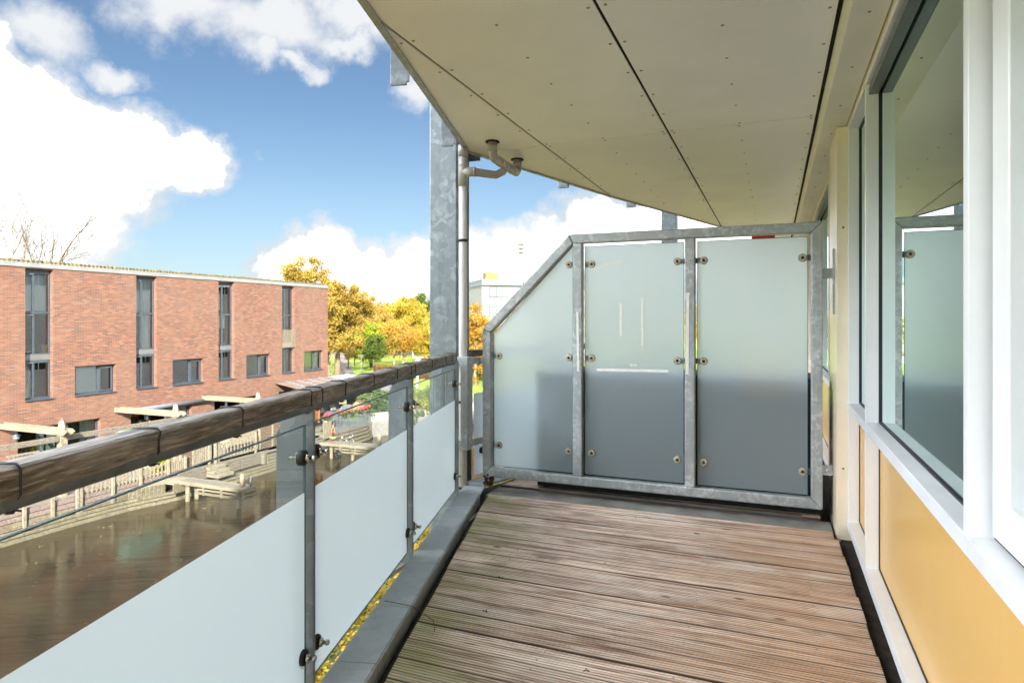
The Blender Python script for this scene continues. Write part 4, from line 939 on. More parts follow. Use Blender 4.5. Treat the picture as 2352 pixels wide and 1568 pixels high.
# post and board fence along the edge, pickets behind
fnc = thing('picket_fence', (-22.1, 16, TZ), 'weathered picket fence on tall posts with wide boards below, facing the canal', 'fence')
XP = -22.1
def yz(u, v, x=XP): p = at(u, v, x=x); return p.y, p.z
post_y = []
for (u, v0, v1) in ((54, 1152, 1222), (119, 1134, 1198), (176, 1120, 1190), (184, 1120, 1188), (258, 1089, 1168), (321, 1069, 1150), (385, 1048, 1135), (424, 1036, 1108)):
    (y, z0), (_, z1) = yz(u, v1), yz(u, v0); zt = -4.12 if y > 14.2 else -4.50
    post_y.append(y); MB().box(XP, XP + .085, y - .042, y + .042, -5.33, zt).build('post', 'pale_wood_z', fnc)
post_y = [4.1, 5.3, 6.5, 7.7, 8.9, 10.1, 11.2] + post_y
ally = sorted(post_y)
for a, b in zip(ally[:-1], ally[1:]):
    if b - a < .3: continue
    for k, z in enumerate((-4.80, -4.97, -5.14, -5.30)):
        mt = 'purple_wood' if k < 2 else 'quay_wood'
        MB().box(XP - .03 + k * .012, XP - .001 + k * .012 - .012, a + .045, b - .045, z, z + .150).build('board', mt, fnc)
    if a > 14.2:
        MB().box(XP - .035, XP - .001, a + .045, b - .045, -4.30, -4.23).build('rail', 'pale_wood', fnc); MB().box(XP - .035, XP - .001, a + .045, b - .045, -4.59, -4.52).build('rail', 'pale_wood', fnc)
        n = 7
        for k in range(n):
            y = a + .10 + k * (b - a - .2) / (n - 1); MB().box(XP + .001, XP + .02, y - .028, y + .028, -4.66 + R_.uniform(-.01, .01), -4.17 + R_.uniform(-.01, .01)).build('picket', 'pale_wood_z', fnc)
# louvred screens
def louvre(y0, y1, z0, z1, label, mt='louvre_wood', x=-22.1, posts=True, mids=1):
    t_ = thing('louvre_screen', (x, (y0 + y1) / 2, z0), label, 'screen')
    n = int((z1 - z0) / .075)
    for k in range(n):
        z = z0 + (k + .5) * (z1 - z0) / n; m = MB(); m.obox((x, (y0 + y1) / 2, z), ((1, 0, -.7), (0, 1, 0), (.7, 0, 1)), (.035, (y1 - y0) / 2, .008)); m.build('slat', mt, t_)
    if posts:
        ps = [y0, y1] + [y0 + (y1 - y0) * (q + 1) / (mids + 1) for q in range(mids)]
        for q in ps: MB().box(x - .03, x + .05, q - .04, q + .04, z0 - .05, z1 + .06).build('post', 'pale_wood_z' if mt != 'cedar' else 'cedar', t_)
    MB().box(x - .06, x - .05, y0, y1, z0, z1).build('backing', 'soil', t_); return t_
y0, _ = yz(410, 1060, -22.2); y1, _ = yz(443, 1050, -22.2)
louvre(y0 + .1, y1, -4.62, -3.6, 'narrow louvred screen between the end of the picket fence and the little gate', x=-22.2, mids=0)
y0, _ = yz(596, 1000, -22.2); y1, _ = yz(653, 990, -22.2)
louvre(y0, y1, -4.62, -3.1, 'tall brown louvred screen with pale posts right of the flower box', x=-22.2)
louvre(y1 + .1, y1 + 2.1, -4.75, -4.0, 'reddish slatted boarding behind the first steel post of the railing', 'louvre_wood', x=-22.3, posts=False)
louvre(y1 + .3, y1 + 2.6, -4.3, -2.9, 'orange cedar slatted screen on the patio below the glass canopy', 'cedar', x=-23.6)
louvre(y1 + 2.6, y1 + 4.3, -4.3, -2.7, 'orange cedar slat screen seen just right of the railing post', 'cedar', x=-23.6)
# gates and short picket piece
def picket_piece(name, y0, y1, z0, z1, x, label, n, posts=True, rnd_=False):
    t_ = thing(name, (x, y0, z0), label, 'gate' if 'gate' in name else 'fence')
    MB().box(x - .03, x, y0, y1, z1 - .12, z1 - .05).build('rail', 'pale_wood', t_); MB().box(x - .03, x, y0, y1, z0 + .04, z0 + .12).build('rail', 'pale_wood', t_)
    for k in range(n): y = y0 + .07 + k * (y1 - y0 - .14) / (n - 1); MB().box(x + .001, x + .02, y - .026, y + .026, z0 + .02, z1 - .02).build('picket', 'pale_wood_z', t_)
    if posts:
        for y in (y0 - .04, y1 + .04): m = MB(); m.box(x - .04, x + .04, y - .04, y + .04, z0 - .1, z1 + .02); m.lathe((x, y, z1 + .02), [(.045, 0), (.04, .04), (.01, .07)], 8); m.build('post', 'pale_wood_z', t_)
ga, _ = yz(447, 1040, -22.2); gb, _ = yz(471, 1035, -22.2); picket_piece('garden_gate', ga, gb, -4.62, -3.85, -22.2, 'small picket gate with rounded posts left of the steps', 5)
gc, _ = yz(478, 1030, -22.0); gd, _ = yz(492, 1030, -22.0); picket_piece('garden_gate', gc + .1, gd, -4.62, -3.85, -22.0, 'narrow picket gate leaf above the wooden steps beside the tall post', 4)
pa_, _ = yz(495, 1030, -21.9); MB2 = MB().box(-21.94, -21.85, pa_ - .045, pa_ + .045, -5.45, -3.5).build('mooring_post', 'pale_wood_z'); tag(MB2, 'tall square post beside the wooden steps, left of the flower box', 'post')
pc, _ = yz(499, 1030, -21.95); pd, _ = yz(586, 1010, -21.95)
picket_piece('picket_fence', pc + .1, pd, -4.6, -3.85, -21.95, 'short picket fence in front of the yellow flower box', 11)
st = thing('wooden_steps', (-21.7, gd, -5.2), 'pale wooden steps leading from the little gate to the landing', 'steps')
for k in range(3): MB().box(-21.95 + .0, -21.65 + k * .22, gc - .2, gd + .3, -4.86 - k * .14, -4.74 - k * .14).build('step', 'pale_wood', st)
# board wall under the flower box
e0, _ = yz(497, 1100, -21.8); e1, _ = yz(617, 1050, -21.8)
bw = thing('board_wall', (-21.8, e0, -5.2), 'low grey plank wall stretching right from the steps under the flower box', 'wall')
for k in range(4): MB().box(-21.86, -21.81 + .01 * k, e0, e1, -4.78 - k * .135 , -4.655 - k * .135).build('plank', 'grey_wood', bw)
for k in range(4): MB().box(-21.93, -21.88 + .01 * k, 18.55, e0 - .01, -4.78 - k * .135, -4.655 - k * .135).build('plank', 'grey_wood', bw)
wk = thing('landing_stage', (-21.5, 17.5, -4.8), 'plain plank landing joining the bank to the little jetty', 'landing')
for k in range(16):
    y = 16.4 + k * .142; xr2 = -21.95 + (y - 16.3) / 1.7 * .45 + .10 if y < 17.6 else -21.1
    MB().box(-22.05, xr2, y, y + .13, -4.88, -4.84).build('plank', 'pale_wood', wk)
    MB().box(xr2 - .05, xr2 - .01, y, y + .14, -5.22, -4.885).build('facing', 'quay_wood', wk)
# ================================================================== PERGOLAS
for k, (yy, lab) in enumerate(((14.5, 'leftmost pergola post and beam reaching from the brick wall over the terrace'), (19.0, 'middle pergola post and beam just left of the grey awning'), (23.5, 'rightmost pergola post and beam ending behind the handrail'))):
    pg = thing('pergola', (-22.6, yy, TZ), lab, 'pergola')
    m = MB(); m.box(-22.68, -22.46, yy - .11, yy + .11, TZ, -2.32); m.prism([(-22.68, yy - .11), (-22.46, yy - .11), (-22.46, yy + .11), (-22.68, yy + .11)], -2.32, -2.319)
    m.tube([(-22.57, yy, -2.32), (-22.57, yy, -2.07)], [.155, .10], 4, smooth=False); m.build('post', 'pale_wood_z', pg)
    MB().lathe((-22.57, yy, -2.07), [(.09, 0), (.085, .02), (.012, .025), (.01, .12)], 8).build('cap', 'anth_light', pg)
    for dy in (-.155, .115):
        MB().prism_y([(-25.98, -2.33), (-22.25, -2.33), (-22.12, -2.42), (-22.25, -2.53), (-25.98, -2.53)], yy + dy, yy + dy + .04).build('beam', 'pale_wood', pg)
MB().box(-22.64, -22.50, 3.5, 24.4, -2.74, -2.575).build('long_beam', 'grey_wood', None)
tag(bpy.data.objects['long_beam'], 'long grey cross beam resting under the pergola arms parallel to the canal', 'beam')
# light bench back at left, pots
pb_ = at(20, 1065, x=-23.6)
bench = thing('garden_bench', (-23.6, pb_.y, TZ), 'pale slatted bench back above the handrail at the left edge', 'bench')
ba, bb = at(15, 1050, x=-23.5), at(75, 1055, x=-23.5)
MB().box(-23.52, -23.47, ba.y, bb.y + .2, ba.z - .02, ba.z + .04).build('top_rail', 'pale_wood', bench)
for k in range(8): y = ba.y + .05 + k * (bb.y + .1 - ba.y) / 7; MB().box(-23.51, -23.49, y, y + .06, TZ + .5, ba.z - .02).build('slat', 'pale_wood_z', bench)
MB().box(-23.5, -23.0, ba.y, bb.y + .2, TZ + .42, TZ + .47).build('seat', 'pale_wood', bench)
for y in (ba.y + .05, bb.y): MB().box(-23.1, -23.03, y, y + .07, TZ, TZ + .42).build('leg', 'pale_wood_z', bench)
gp_ = at(100, 1118, z=TZ + .2); MB().lathe((gp_.x, gp_.y, TZ), [(.22, 0), (.27, .38), (.29, .40), (.25, .40), (.24, .34)], 16).build('plant_pot', 'pot_green'); tag(bpy.data.objects['plant_pot'], 'pale green round plant pot on the terrace deck', 'pot')
wc = at(45, 1140, z=TZ + .05)
for dx, dy, lab_ in ((0, 0, 'small pale rounded stone on the terrace deck at the left edge'), (.3, .35, 'pale rounded stone nearer the green pot on the terrace deck')): ob = MB().lathe((wc.x + dx, wc.y + dy, TZ), [(.05, 0), (.13, .05), (.10, .14), (.02, .19)], 9).build('river_stone', 'white_paint'); tag(ob, lab_, 'stone', 'pale stones on the terrace')
# ================================================================== JETTIES
def jetty(x0, x1, y0, y1, zt, label, posts, bol, nb):
    t_ = thing('jetty', ((x0 + x1) / 2, (y0 + y1) / 2, WZ), label, 'jetty'); n = nb
    for k in range(n): x = x0 + .03 + k * (x1 - x0 - .06) / n; MB().box(x, x + (x1 - x0 - .06) / n - .012, y0 + .045, y1 - .045, zt - .04, zt).build('plank', 'grey_wood', t_)
    MB().box(x0, x1, y0, y0 + .04, zt - .13, zt + .004).build('edge_board', 'pale_wood', t_); MB().box(x0, x1, y1 - .04, y1, zt - .13, zt + .004).build('edge_board', 'pale_wood', t_); MB().box(x1, x1 + .04, y0, y1, zt - .13, zt + .005).build('edge_board', 'pale_wood', t_)
    for (x, y) in posts: MB().tube([(x, y, WZ - .8), (x, y, zt - .13)], .085, 10).build('pile', 'quay_wood', t_)
    for (z, w_) in ((zt - .24, .07), (zt - .38, .09)): MB().box(x0 + .9, x1 - .1, y0 + .05, y0 + .08, z - w_ / 2, z + w_ / 2).build('brace', 'quay_wood', t_); MB().box(x1 - .06, x1 - .03, y0 + .1, y1 + .1, z - w_ / 2, z + w_ / 2).build('brace', 'quay_wood', t_)
    for x in (x0 + 1.2, x0 + 2.1): MB().box(x, x + .1, y0 + .03, y0 + .05, zt - .44, zt - .14).build('brace', 'quay_wood', t_)
    return t_
JZ = -4.78
jetty(-21.15, -17.95, 17.92, 18.50, JZ, 'small plank jetty on round piles in front of the steps', [(-20.8, 18.05), (-20.75, 18.42), (-18.25, 18.05)], 1, 22)
m = MB(); m.tube([(-18.25, 18.22, JZ), (-18.25, 18.22, JZ + .42), (-18.25, 18.22, JZ + .46)], [.085, .085, .06], 10); m.build('mooring_bollard', 'pale_wood_z'); tag(bpy.data.objects['mooring_bollard'], 'stubby round wooden bollard with a pale cap at the end of the near jetty', 'bollard')
m = MB(); m.tube([(-18.0, 18.38, JZ), (-18.0, 18.38, JZ + .30)], .035, 8); m.tube([(-18.0, 18.38, JZ + .30), (-18.0, 18.38, JZ + .36)], .036, 8); ob = m.build('jetty_light', 'anth_light'); tag(ob, 'slim blue-grey marker light beside the bollard on the near jetty', 'light')
jetty(-21.2, -17.0, 26.2, 27.0, JZ, 'farther jetty beside the patio, half hidden by the frosted glass', [(-20.6, 26.4), (-20.5, 26.9), (-19.3, 26.4), (-17.6, 26.4)], 1, 28)
m = MB(); m.tube([(-18.1, 26.9, JZ), (-18.1, 26.9, JZ + .55)], .09, 10); ob = m.build('mooring_bollard', 'pale_wood_z'); tag(ob, 'pale round bollard on the farther jetty', 'bollard')
m = MB()
for k in range(14): a = k / 14 * 6.283; b = (k + 1) / 14 * 6.283; m.tube([(-20.0 + .14 * math.cos(a), 26.15, JZ - .45 + .14 * math.sin(a)), (-20.0 + .14 * math.cos(b), 26.15, JZ - .45 + .14 * math.sin(b))], .05, 6)
ob = m.build('tyre', 'rubber'); tag(ob, 'black rubber tyre hanging between the piles of the farther jetty', 'tyre')
bs = at(765, 1008, x=-20.9); m = MB()
for sgn in (-1, 1): m.tube([(-20.9, bs.y, JZ + .85), (-20.9, bs.y + sgn * .10, JZ + .55), (-20.9, bs.y + sgn * .2, JZ + .22), (-20.9, bs.y + sgn * .1, JZ + .04)], .022, 6)
m.lathe((-20.9, bs.y, JZ + .03), [(.08, 0), (.2, .12), (.19, .2)], 12); bk = m.build('flower_basket', 'wicker'); tag(bk, 'tall teardrop wicker basket with small red flowers on the farther jetty', 'basket')
lg = thing('chrome_trestle', (-20.3, 27.2, JZ), 'low tangle of chrome bicycle-like tubes lying on the farther jetty', 'bicycle')
m = MB()
for (a, b) in (((-20.6, 26.9, 0), (-20.3, 27.0, .25)), ((-20.3, 27., .25), (-20.0, 26.9, .02)), ((-20.3, 27., .25), (-19.8, 27., .22)), ((-19.8, 27, .22), (-19.6, 26.9, 0)), ((-19.8, 27., .22), (-19.75, 27., .36))): m.tube([(a[0], a[1], JZ + a[2]), (b[0], b[1], JZ + b[2])], .016, 6)
m.build('frame', 'stainless', lg)
# ================================================================== PATIO 2 with glass canopy, railing with geraniums
p2 = structure('patio', (-24, 30, GZ))
MB().box(-30, -21.95, 27.4, 31.9, GZ - .9, TZ + .02).build('patio_floor', 'grey_wood', p2)
pw = thing('patio_boarding', (-21.9, 29, -5.2), 'curved weathered planks stacked below the grey patio railing', 'quay wall')
for k in range(5):
    m = MB(); P = [(-21.80 + .05 * k, 27.45), (-21.74 + .05 * k, 29.5), (-21.86 + .05 * k, 31.2), (-22.15 + .05 * k, 31.95)]
    for a, b in zip(P[:-1], P[1:]): m.bar((a[0], a[1], -4.68 - k * .19), (b[0], b[1], -4.68 - k * .19), .05, .15 if k < 2 else .13)
    m.build('plank', 'grey_wood' if k < 2 else 'quay_wood', pw)
cn = thing('glass_canopy', (-24, 28, -2.2), 'patio canopy with a brown translucent sloping roof and grey frame against the brick end', 'canopy')
c1 = [at(631, 879, x=-26), at(753, 866, x=-26)]; YC0, YC1 = 28.3, 34.9
nb = 7
for k in range(nb):
    a = YC0 + k * (YC1 - YC0) / nb; b = YC0 + (k + 1) * (YC1 - YC0) / nb - .05
    m = MB(); n = len(m.v); m.quad((-25.97, a, -2.17), (-25.97, b, -2.17), (-23.6, b, -2.55), (-23.6, a, -2.55)); m.build('roof_pane', 'poly_roof' if k < 5 else 'blind_pale', cn)
    MB().bar((-25.97, b + .025, -2.15), (-23.55, b + .025, -2.53), .05, .06).build('rafter', 'anth_light', cn)
MB().box(-23.6, -23.52, YC0, YC1, -2.68, -2.5).build('gutter', 'anth_light', cn)
for y in (YC0 + .05, YC1 - .1): MB().box(-23.62, -23.54, y, y + .08, TZ, -2.68).build('post', 'anth_light', cn)
for k in range(3): y0_ = 32.4; MB().box(-26 + k * .8 + .02, -26 + (k + 1) * .8 - .02, YC1 - .05, YC1 - .03, -4.3, -2.5).build('glass_wall', 'fabric_grey', cn)
# dark tall glazed panels on the right side
for k in range(3):
    u0, u1 = 800 + k * 10, 809 + k * 10
MB().box(-26.0, -23.4, 36.2, 36.26, GZ, -2.9).build('dark_screen', 'fabric_grey', cn)
sf = at(752, 955, x=-24.8)
so3 = thing('garden_sofa', (-24.8, 31.5, TZ), 'dark grey lounge sofa with cushions under the glass canopy', 'sofa')
MB().box(-25.3, -24.4, 30.2, 33.2, TZ, TZ + .42).build('base', 'fabric_grey', so3, bevel=.03); MB().box(-25.5, -25.25, 30.2, 33.2, TZ + .3, TZ + .85).build('backrest', 'fabric_grey', so3, bevel=.05); MB().box(-25.3, -24.4, 33.15, 33.4, TZ, TZ + .75).build('armrest', 'fabric_grey', so3, bevel=.04)
for k, (y, mt, lab) in enumerate(((30.5, 'fabric_cream', 'cream cushion at the left end of the dark sofa'), (31.2, 'planter_white', 'pale patterned cushion second from the left on the dark sofa'), (32.3, 'zinc', 'light grey cushion towards the right on the dark sofa'))):
    ob = MB().obox((-25.1, y, TZ + .66), ((1, 0, .4), (0, 1, 0), (-.4, 0, 1)), (.07, .24, .22)).build('cushion', mt, bevel=.06); tag(ob, lab, 'cushion')
tb = thing('low_table', (-23.2, 30.2, TZ), 'low dark grey table on the patio in front of the sofa', 'table'); MB().box(-23.7, -22.8, 29.5, 30.9, TZ + .36, TZ + .42).build('tabletop', 'fabric_grey', tb)
for x in (-23.6, -22.9):
    for y in (29.6, 30.8): MB().box(x - .03, x + .03, y - .03, y + .03, TZ, TZ + .36).build('leg', 'fabric_grey', tb)
eg = at(815, 950, x=-23.6); m = MB(); m.lathe((-23.6, 33.2, TZ + .1), [(.05, 0), (.45, .1), (.62, .4), (.55, .75), (.3, .98), (.02, 1.05)], 18); ob = m.build('domed_chair', 'wicker'); tag(ob, 'round domed wicker seat behind the patio railing', 'chair')
# grey bar railing
ra = at(780, 978, x=-22.0); rb = at(853, 966, x=-22.0)
prl = thing('patio_railing', (-22, ra.y, TZ), 'grey vertical bar railing with flower boxes along the patio edge', 'railing')
for k in range(26): y = 28.55 + k * 3.2 / 25; x = -21.98 - .0 * k; MB().box(x, x + .02, y, y + .055, TZ - .02, TZ + .78).build('bar', 'anth_light', prl)
MB().box(-22.03, -21.98, 28.5, 31.85, TZ + .68, TZ + .73).build('rail', 'anth_light', prl); MB().box(-22.03, -21.98, 28.5, 31.85, TZ + .05, TZ + .1).build('rail', 'anth_light', prl)
cr = thing('slatted_crate', (-21.7, 26.9, TZ), 'pale slatted wooden panel standing at the corner of the farther jetty', 'crate')
for k in range(4): y = 27.0 + k * .17; MB().box(-21.6, -21.56, y, y + .14, JZ, JZ + .85).build('slat', 'pale_wood_z', cr)
MB().box(-21.64, -21.60, 27.0, 27.65, JZ + .1, JZ + .18).build('rail', 'pale_wood', cr)
pp = MB().lathe((-22.25, 28.2, TZ), [(.16, 0), (.24, .62), (.25, .64), (.22, .64), (.2, .58)], 14).build('tall_planter', 'planter_white'); tag(pp, 'tall white tapered planter at the left end of the patio railing', 'planter')
# stone quay with white planter wall
qs = thing('planter_wall', (-21.5, 34, GZ), 'cream planter wall above a grey stone quay, overgrown by pale climbing leaves', 'wall')
pq = [(-22.25, 31.98), (-21.25, 33.6), (-19.2, 37.4), (-17, 43)]
for i, (a, b) in enumerate(zip(pq[:-1], pq[1:])):
    MB().bar((a[0], a[1], -5.25), (b[0], b[1], -5.25), .25, 1.2).build('quay_stone', 'concrete', qs); MB().bar((a[0] - .1, a[1], -4.42), (b[0] - .1, b[1], -4.42), .3, .52).build('planter', 'planter_white', qs)
# ================================================================== VEGETATION
rng = np.random.default_rng(11)
def leaf_mesh(name, centers, radii, per, size, mt, parent=None, org=(0, 0, 0), flat=1.0, shell=.55, tri=False):
    cs = []
    for c, r in zip(centers, radii):
        n = max(4, int(per * (r ** 2)) if per < 0 else int(per)); d = rng.normal(size=(n, 3)); d /= np.linalg.norm(d, axis=1)[:, None]
        rr = r * (shell + (1 - shell) * rng.random(n)) if shell < 1 else r * np.ones(n); rr = r * rng.random(n) ** (1 / (1.2 + 1.6 * shell))
        p = np.array(c)[None] + d * rr[:, None] * np.array([1, 1, flat]); cs.append(p)
    P = np.concatenate(cs); N = len(P)
    a = rng.normal(size=(N, 3)); a /= np.linalg.norm(a, axis=1)[:, None]; b = rng.normal(size=(N, 3)); b -= a * (a * b).sum(1)[:, None]; b /= np.linalg.norm(b, axis=1)[:, None]
    s = size * (.6 + .8 * rng.random(N))[:, None]
    V = np.stack([P - a * s, P + b * s * .55, P + a * s, P - b * s * .55], 1).reshape(-1, 3) - np.array(org)[None]
    me = bpy.data.meshes.new(name); me.vertices.add(4 * N); me.vertices.foreach_set('co', V.astype(np.float32).ravel())
    me.loops.add(4 * N); me.loops.foreach_set('vertex_index', np.arange(4 * N, dtype=np.int32)); me.polygons.add(N)
    me.polygons.foreach_set('loop_start', np.arange(0, 4 * N, 4, dtype=np.int32)); me.polygons.foreach_set('loop_total', np.full(N, 4, dtype=np.int32))
    me.materials.append(M[mt]); me.update(calc_edges=True); me.validate()
    ob = bpy.data.objects.new(name, me); C.objects.link(ob)
    if parent is not None: ob.parent = parent; ob.location = Vector(org) - world_loc(parent)
    else: ob.location = org
    return ob
def tree(loc, h, cr, label, mt, bark='bark', trunk_h=.35, tr=.18, nclump=60, per=110, size=.16, squash=1.0, group='autumn trees in the park', name='autumn_tree', bias=0., limbs=9, csz=.28, cat='tree', zlow=None):
    x, y, z = loc; t_ = thing(name, loc, label, cat, group)
    tm = MB(); top = Vector((x, y, z + h * .8)); pts = [Vector((x, y, z - .1))]
    for k in range(1, 6): pts.append(Vector((x + R_.uniform(-.12, .12) * k * .3, y + R_.uniform(-.12, .12) * k * .3, z + h * .78 * k / 5)))
    tm.tube(pts, [tr * 1.25, tr, tr * .85, tr * .6, tr * .35, tr * .12], 8)
    cc = Vector((x, y, z + h * (trunk_h + (1 - trunk_h) / 2))); rz = h * (1 - trunk_h) / 2 * squash
    cen = []; rad = []
    for k in range(nclump):
        d = Vector((R_.gauss(0, 1), R_.gauss(0, 1), R_.gauss(0, 1))).normalized(); q = R_.random() ** .42
        # lobed outline
        lob = 1 + .16 * math.sin(3 * math.atan2(d.y, d.x) + x) * (1 - abs(d.z)) + .1 * math.sin(5 * d.z + y)
        tap = 1 - .35 * max(0, d.z) - .12 * max(0, -d.z)
        c = cc + Vector((d.x * cr * q * lob * tap, d.y * cr * q * lob * tap, d.z * rz * q)); cen.append(c); rad.append(cr * csz * R_.uniform(.6, 1.15))
    for k in range(limbs):
        c = cen[k * len(cen) // limbs]; f = min(.95, max(.35, (c.z - z) / h * .8)); p0 = Vector((x, y, z + (c.z - z) * .55)); mid_ = p0.lerp(c, .5) + Vector((R_.uniform(-.2, .2), R_.uniform(-.2, .2), R_.uniform(.0, .4)))
        tm.tube([p0, mid_, c], [tr * .42, tr * .25, tr * .06], 5)
    for c in cen[::2]:
        e = c + Vector((R_.uniform(-1, 1), R_.uniform(-1, 1), R_.uniform(-.2, 1))) * cr * csz; b = c.lerp(Vector((x, y, c.z - cr * .4)), .5)
        tm.tube([b, c, e], [tr * .12, tr * .07, tr * .02], 4)
    tm.build('trunk', bark, t_); leaf_mesh('crown', cen, rad, per, size, mt, t_, org=(x, y, z)); return t_
def gpt(u, v, dep): p = at(u, v, dep=dep); return (p.x, p.y)
def on_ground(u, dep): p = at(u, 735, dep=dep); return (p.x, p.y, GZ)
def htop(v, dep): return 1.38 + (735 - v) / FPX * dep - GZ
# big oak behind the terrace end
tree(on_ground(700, 66), htop(585, 66), 3.9, 'big golden oak rising behind the right end of the brick terrace roof', 'leaf_oak', trunk_h=.30, tr=.32, nclump=120, per=150, size=.12, csz=.175, squash=1.0)
tree(on_ground(775, 62), htop(630, 62), 3.3, 'golden oak filling the gap just right of the brick corner', 'leaf_oak', trunk_h=.36, tr=.28, nclump=115, per=150, size=.115, csz=.18)
tree(on_ground(756, 60), htop(735, 60), 2.0, 'low golden oak bough hanging beside the brick corner', 'leaf_oak', trunk_h=.48, tr=.12, nclump=40, per=110, size=.10, csz=.28)
tree(on_ground(832, 92), htop(668, 92), 3.6, 'orange weeping birch behind the golden oak', 'leaf_birch', bark='bark_pale', trunk_h=.24, tr=.2, nclump=130, per=150, size=.12, csz=.2)
tree(on_ground(868, 118), htop(694, 118), 4.5, 'orange birch in the second row above the lime-green tree', 'leaf_birch', bark='bark_pale', trunk_h=.2, tr=.2, nclump=100, per=95, size=.20, csz=.22)
tree(on_ground(800, 80), htop(745, 80), 2.2, 'small pale-orange birch in front of the dark brick house', 'leaf_birch', bark='bark_pale', trunk_h=.25, tr=.1, nclump=50, per=90, size=.12, csz=.3)
for k, (u, dep, v, r, lab) in enumerate(((885, 190, 702, 8, 'hazy brown treetop on the horizon above the birches'), (915, 200, 695, 8, 'hazy brown treetop just left of the yellow crown'), (870, 210, 706, 9, 'hazy low brown treetop on the horizon, farthest left'))):
    tree(on_ground(u, dep), htop(v, dep), r, lab, 'leaf_brown', trunk_h=.1, tr=.3, nclump=70, per=90, size=.34, csz=.26, group='brown treetops on the horizon')
tree(on_ground(928, 105), htop(686, 105), 5.2, 'broad yellow tree with a rounded crown behind the pale-trunked pair', 'leaf_yellow', trunk_h=.26, tr=.3, nclump=150, per=190, size=.145, csz=.19)
tree(on_ground(965, 125), htop(700, 125), 4.2, 'yellow tree behind the steel column edge', 'leaf_yellow', trunk_h=.1, tr=.3, nclump=100, per=120, size=.2, csz=.24)
tree(on_ground(968, 150), htop(674, 150), 5.0, 'dark green tree standing tall beside the steel column', 'leaf_green', trunk_h=.1, tr=.3, nclump=110, per=120, size=.26, csz=.24)
tree(on_ground(985, 88), htop(752, 88), 3.0, 'bright yellow low tree next to the steel column', 'leaf_yellow', trunk_h=.25, tr=.2, nclump=80, per=100, size=.15, csz=.25)
tree(on_ground(852, 82), htop(745, 82), 3.3, 'lime-green bushy tree in the middle of the lawn', 'leaf_lime', trunk_h=.2, tr=.2, nclump=120, per=130, size=.125, csz=.25)
tree(on_ground(862, 79), htop(770, 79), 1.6, 'darker green heart of the bushy lawn tree', 'leaf_green', trunk_h=.25, tr=.13, nclump=45, per=90, size=.12, csz=.32, group=None)
tree(on_ground(905, 82), htop(742, 82), 2.9, 'left one of two pale-trunked orange trees by the hedge', 'leaf_orange', bark='bark_pale', trunk_h=.30, tr=.13, nclump=70, per=60, size=.10, csz=.3, limbs=16)
tree(on_ground(926, 84), htop(738, 84), 3.2, 'right one of two pale-trunked orange trees by the hedge', 'leaf_orange', bark='bark_pale', trunk_h=.28, tr=.13, nclump=75, per=60, size=.10, csz=.3, limbs=16)
tree(on_ground(1092, 60), htop(700, 60), 1.9, 'orange-yellow willow seen between the downpipe and the white building', 'leaf_orange', bark='bark_pale', trunk_h=.05, tr=.15, nclump=90, per=150, size=.10, csz=.3)
tree(on_ground(1100, 66), htop(722, 66), 3.0, 'yellow tree low behind the screen corner', 'leaf_yellow', trunk_h=.05, tr=.15, nclump=80, per=120, size=.12, csz=.3)
for k, (u, dep, v, r, mt) in enumerate(((1200, 95, 700, 5, 'leaf_orange'), (1300, 100, 690, 6, 'leaf_yellow'), (1400, 110, 690, 6, 'leaf_birch'), (1500, 100, 685, 6, 'leaf_yellow'), (1040, 130, 700, 6, 'leaf_orange'), (1650, 110, 690, 6, 'leaf_oak'))):
    tree(on_ground(u, dep), htop(v, dep), r, ('orange tree hidden behind the left frosted pane', 'yellow tree hidden behind the middle frosted pane', 'birch hidden behind the middle frosted pane', 'yellow tree in the slit left of the right-hand pane', 'orange tree hidden behind the big steel column', 'oak hidden behind the right-hand frosted pane')[k], mt, trunk_h=.08, tr=.3, nclump=80, per=90, size=.2, csz=.27)
for k, (u, dep, v, r, mt, lab) in enumerate(((560, 120, 705, 7, 'leaf_oak', 'oak hidden behind the brick terrace, middle'), (300, 110, 700, 7, 'leaf_birch', 'birch hidden behind the brick terrace, left'))):
    tree(on_ground(u, dep), htop(v, dep), r, lab, mt, trunk_h=.08, tr=.3, nclump=60, per=80, size=.25, csz=.27)
# trees behind the photographer's side of the canal, mirrored in panes
for k, (x, y) in enumerate(((-30, -22), (-36, -6), (-16, -44), (-44, -30))):
    tree((x, y, GZ), 12, 4, ('tree on the far bank south of the brick terrace', 'tree left of the brick terrace beyond the frame', 'tree far down the canal behind the camera', 'tree behind the camera at the canal bend')[k], 'leaf_green', trunk_h=.12, tr=.3, nclump=80, per=80, size=.3, csz=.28, group='trees behind the camera', name='tree')
# bare trees over the roof at left
def bare(loc, h, spread, label, seed):
    rr = random.Random(seed); t_ = thing('bare_tree', loc, label, 'tree', 'bare trees behind the brick terrace'); m = MB(); m2 = MB()
    def rec(p, d, L, r, lv):
        if lv == 0 or r < .002: return
        q = p + d * L * .5 + Vector((rr.uniform(-.04, .04), rr.uniform(-.04, .04), 0)) * L; e = q + (d + Vector((rr.uniform(-.1, .1), rr.uniform(-.1, .1), .08))).normalized() * L * .5
        (m if lv > 5 else m2).tube([p, q, e], [max(r, .013), max(r * .82, .012), max(r * .66, .011)], 6 if lv > 4 else 3, cap=False)
        for k in range(3 if lv > 2 else 2):
            a = Vector((rr.gauss(0, 1), rr.gauss(0, 1), rr.gauss(.15, .5))); n = (d * 1.0 + a * spread).normalized(); f = rr.uniform(.45, 1)
            rec(p.lerp(e, f) if k else e, n, L * rr.uniform(.62, .82), r * (.66 if k == 0 else .45), lv - 1)
    rec(Vector(loc), Vector((0, 0, 1)), h * .34, h * .026, 7); m.build('trunk', 'twig', t_); m2.build('branches', 'twig', t_)
